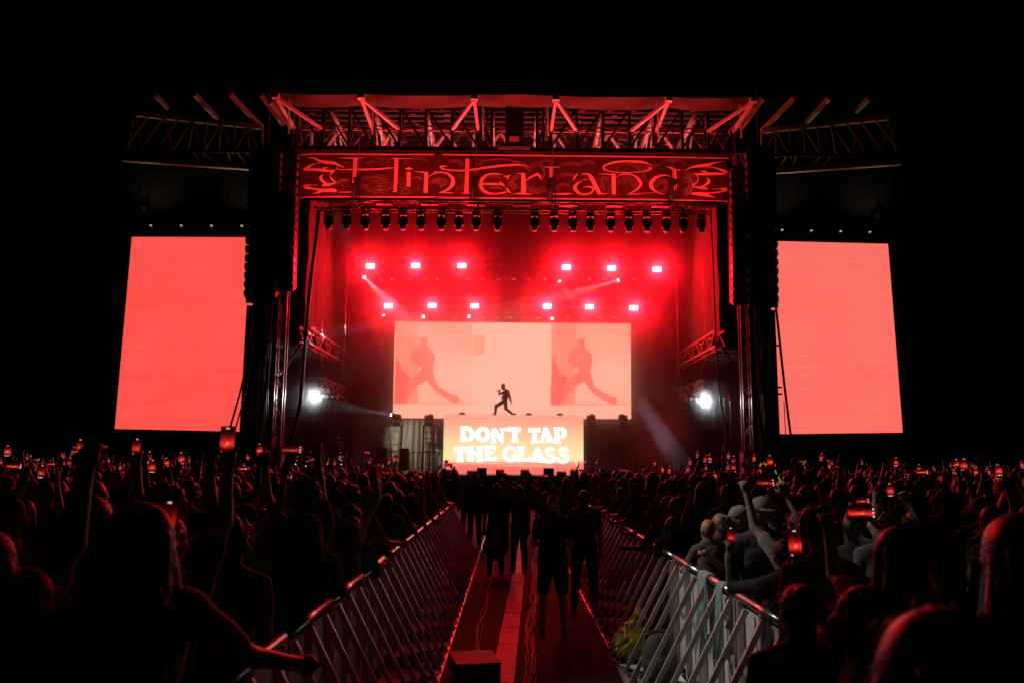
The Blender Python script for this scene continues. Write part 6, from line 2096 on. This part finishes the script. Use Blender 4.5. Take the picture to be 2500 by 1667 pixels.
for i, (x, y, M) in enumerate(phs):
    if cr_.random() > .6: continue
    nm, w, bn = area_name(x, y, -1 if x < 0 else 1)
    phone(M, cr_.random() < .75, "tiny glowing phone far off in the %s crowd %s" % (nm, w), "tiny phones far in the crowd")

# ================================================================== SMALL THINGS AMONG THE CROWD
# mushroom-shaped lamp held on a stick
p = U(970, 1172, 12.5)
r = empty("mushroom_lamp", (p.x, 12.5, 1.0), "red lit mushroom shaped lamp on a stick above the left crowd", "lamp")
MB().lathe([(.16, -.05), (.17, -.03), (.11, .05), (.05, .09), (.01, .1)], 14, Matrix.Translation(p)).build("lamp_shade", mat("mushroom_shade", (.75, .2, .14), .5), r, True)
MB().tube([p + Vector((0, 0, -.05)), p + Vector((-.02, 0, -.9))], .016, 6).build("stick", M_GREY, r)
# green light stick
a, b_ = U(1888, 1140, 11), U(1908, 1178, 11)
r = empty("light_stick", b_, "thin green glowing light stick over the right crowd", "light stick")
MB().tube([a, a.lerp(b_, .42)], .010, 6).build("glow_tube", emat("green_glow", (.02, .4, .08), .8, False), r)
MB().tube([a.lerp(b_, .6), b_], .010, 6).build("glow_tube", emat("green_glow", (.02, .4, .08), .8, False), r)
MB().tube([a.lerp(b_, .42), a.lerp(b_, .6)], .008, 6).build("joint", M_BLACK, r)
# yellow beacon beyond the right crowd
c = U(1863, 1134, 34)
r = empty("warning_beacon", (c.x, 34, FIELD_Z), "small yellow lamp on a post beyond the right crowd", "lamp")
MB().tube([(c.x, 34, FIELD_Z), (c.x, 34, c.z - .1)], .04, 6).build("post", M_BLACK, r)
MB().lathe([(.15, -.07), (.16, .0), (.12, .06), (.06, .09)], 10, Matrix.Translation(c)).build("beacon", emat("yellow_beacon", (.9, .55, .03), .7, False), r, True)


def lumpy(name, label, cat, c, size, m, seed, crump=.2, parts=()):
    r_ = random.Random(seed)
    B = Body()
    B.ell((0, 0, size[2] * .45), (size[0] * .5, size[1] * .5, size[2] * .5), 1, .03)
    for k in range(22):
        v = nrm((r_.gauss(0, 1), r_.gauss(0, 1), r_.gauss(0, .8)))
        B.ell(np.array([0, 0, size[2] * .45]) + v * np.array(size) * .42, np.array([1, 1, 1]) * r_.uniform(.04, .08), 1, .05)
    return B


# yellow bag, backpack and teal towel at the right barrier
pos = U(1585, 1440, 9.3)
B = lumpy("bag", "", "", pos, (.42, .4, .32), None, 4)
B.cone((0, 0, .28), (.04, 0, .38), .09, .04, 1, .03); B.cone((.04, 0, .38), (.1, .02, .44), .03, .06, 1, .02)
ym = mat("yellow_plastic_film", (.32, .25, .01), .2, 0, .6, 18, 1.0)
me = B.mesh("plastic_bag", .014, [ym, ym], 0, True, 55)
from mathutils import noise as mnoise
for v in me.vertices:
    q = v.co * 11
    v.co += v.normal * (.06 * mnoise.noise(v.co * 7) + .05 * abs(mnoise.noise(v.co * 11)))
o = link("plastic_bag", me, None, (1.32, 9.0, .09))
tag(o, "crumpled yellow plastic bag at the foot of the right barrier", "bag")
B = Body()
B.ell((0, 0, .24), (.17, .13, .25), 1, .03); B.ell((0, -.12, .17), (.12, .06, .13), 1, .03); B.cone((-.06, 0, .5), (.06, 0, .5), .018, .018, 1, .02)
for sx in (-1, 1):
    B.cone((sx * .1, .1, .44), (sx * .11, .2, .25), .025, .02, 1, .02); B.cone((sx * .11, .2, .25), (sx * .1, .12, .06), .02, .02, 1, .02)
bp = mat("backpack_canvas", (.055, .05, .042), .85, 0, .4, 30, .4)
o = link("backpack", B.mesh("backpack", .012, [bp, bp], .002), None, (1.42, 7.9, .09))
tag(o, "worn canvas backpack standing beside the yellow bag", "backpack")
tw = mat("teal_towel_cloth", (.2, .34, .32), .95, 0, .3, 30, .5)
for k, (yy, lab, wdt) in enumerate(((7.35, "teal cloth draped over the right barrier rail", .3), (6.75, "narrow teal towel hanging down the right barrier", .18))):
    vs, fs = [], []
    n, m_ = 14, 16
    for i in range(n + 1):
        for j in range(m_ + 1):
            u, v = i / n, j / m_
            ang = v * 2
            if v < .15: xx, zz = 1.76 + .04 - .08 * v / .15, 1.21
            else: xx, zz = 1.715 - .05 * (v - .15) * (1 + .4 * math.sin(9 * u)), 1.205 - (v - .15) * (.75 + .12 * math.sin(u * 7))
            vs.append((xx + .018 * math.sin(u * 17 + v * 5) * v, yy + wdt * (u - .5) * (1 - .35 * v) + .02 * math.sin(v * 8), zz))
    for i in range(n):
        for j in range(m_):
            q = i * (m_ + 1) + j
            fs.append((q, q + 1, q + m_ + 2, q + m_ + 1))
    mb = MB().add(vs, fs)
    o = mb.build("draped_cloth", tw, None, True, label=lab, cat="cloth")
    md = o.modifiers.new("thick", 'SOLIDIFY'); md.thickness = .008
# crushed cups and papers in the aisle, along the barrier feet
lr = random.Random(21)
litm = mat("litter_paper", (.55, .5, .45), .8, 0, .3, 40, .5)
for i in range(26):
    s = -1 if i % 2 else 1
    y = lr.uniform(6.5, 19)
    x = lr.uniform(-1.2, -.75) if s < 0 else lr.uniform(1.36, 1.7)
    vs = []
    n = 7
    for a in range(n):
        w = 2 * math.pi * a / n
        rr = lr.uniform(.05, .12)
        vs.append((x + rr * math.cos(w), y + rr * math.sin(w), .03 + lr.uniform(0, .07)))
    vs.append((x, y, .04 + lr.uniform(0, .08)))
    b = MB().add(vs, [(a, (a + 1) % n, n) for a in range(n)])
    o = b.build("paper_scrap", litm, None, label="crumpled paper scrap lying by the %s barrier feet" % ("left" if s < 0 else "right"), cat="litter", group="paper scraps by the barriers")
    md = o.modifiers.new("thick", 'SOLIDIFY'); md.thickness = .004

# ================================================================== STAGE HAZE AND SMOKE
def plume(name, label, c, rad, dens, seed):
    B = Body(); B.ell((0, 0, 0), rad, 0, .01)
    me = B.mesh(name, .3, [M_BLACK], 0)
    m = bpy.data.materials.new(name); m.use_nodes = True
    nt = m.node_tree; nt.nodes.remove(nt.nodes["Principled BSDF"])
    pv = nt.nodes.new("ShaderNodeVolumePrincipled"); pv.inputs["Color"].default_value = (.95, .93, 1, 1); pv.inputs["Anisotropy"].default_value = .3
    tc = nt.nodes.new("ShaderNodeTexCoord")
    mp = nt.nodes.new("ShaderNodeMapping"); mp.inputs["Scale"].default_value = tuple(1 / k for k in rad)
    nt.links.new(tc.outputs["Object"], mp.inputs[0])
    gr = nt.nodes.new("ShaderNodeTexGradient"); gr.gradient_type = 'SPHERICAL'; nt.links.new(mp.outputs[0], gr.inputs[0])
    nz = nt.nodes.new("ShaderNodeTexNoise"); nz.inputs["Scale"].default_value = .9; nz.inputs["Detail"].default_value = 3; nt.links.new(tc.outputs["Object"], nz.inputs["Vector"])
    mr = nt.nodes.new("ShaderNodeMapRange"); mr.inputs[1].default_value = .25; mr.inputs[2].default_value = .8; mr.inputs[4].default_value = dens; nt.links.new(nz.outputs[0], mr.inputs[0])
    mu = nt.nodes.new("ShaderNodeMath"); mu.operation = 'MULTIPLY'; nt.links.new(gr.outputs[1], mu.inputs[0]); nt.links.new(mr.outputs[0], mu.inputs[1])
    nt.links.new(mu.outputs[0], pv.inputs["Density"]); nt.links.new(pv.outputs[0], nt.nodes["Material Output"].inputs["Volume"])
    me.materials.clear(); me.materials.append(m)
    o = link(name, me, None, c)
    tag(o, label, "smoke", kind="stuff")


plume("smoke_plume", "pale smoke plume drifting over the right of the stage deck", U(1615, 1075, 39.6), (2.0, 1.3, 2.8), .32, 1)
hz = MB().box((0, 41.65, (DZ + RZ) / 2 + .02), (23.4, 10.2, RZ - DZ - .35)).mesh("stage_haze", M_BLACK)
hm_ = bpy.data.materials.new("stage_haze")
hm_.use_nodes = True
nt = hm_.node_tree
nt.nodes.remove(nt.nodes["Principled BSDF"])
pv = nt.nodes.new("ShaderNodeVolumePrincipled")
pv.inputs["Color"].default_value = (.95, .95, .95, 1)
pv.inputs["Density"].default_value = HAZE
pv.inputs["Anisotropy"].default_value = HAZE_G
nt.links.new(pv.outputs[0], nt.nodes["Material Output"].inputs["Volume"])
hz.materials.clear(); hz.materials.append(hm_)
tag(link("stage_haze", hz), "thin theatrical haze filling the stage house", "haze", kind="stuff")

# things that would share a label are told apart by their place from left to right
by = {}
for o in COL.objects:
    if o.parent is None and o.get("category") in ("person", "smartphone", "litter") and "label" in o:
        by.setdefault(o["label"], []).append(o)
for lab, os_ in by.items():
    if len(os_) < 2: continue
    os_.sort(key=lambda q: q.matrix_world.translation.x / max(q.matrix_world.translation.y, .1))
    for i, o in enumerate(os_):
        if len(os_) == 2: t = ("left one", "right one")[i]
        elif len(os_) == 3: t = ("leftmost", "middle one", "rightmost")[i]
        elif i < 25: t = "%s from left" % ORD[i]
        else: continue
        o["label"] = lab + ", " + t
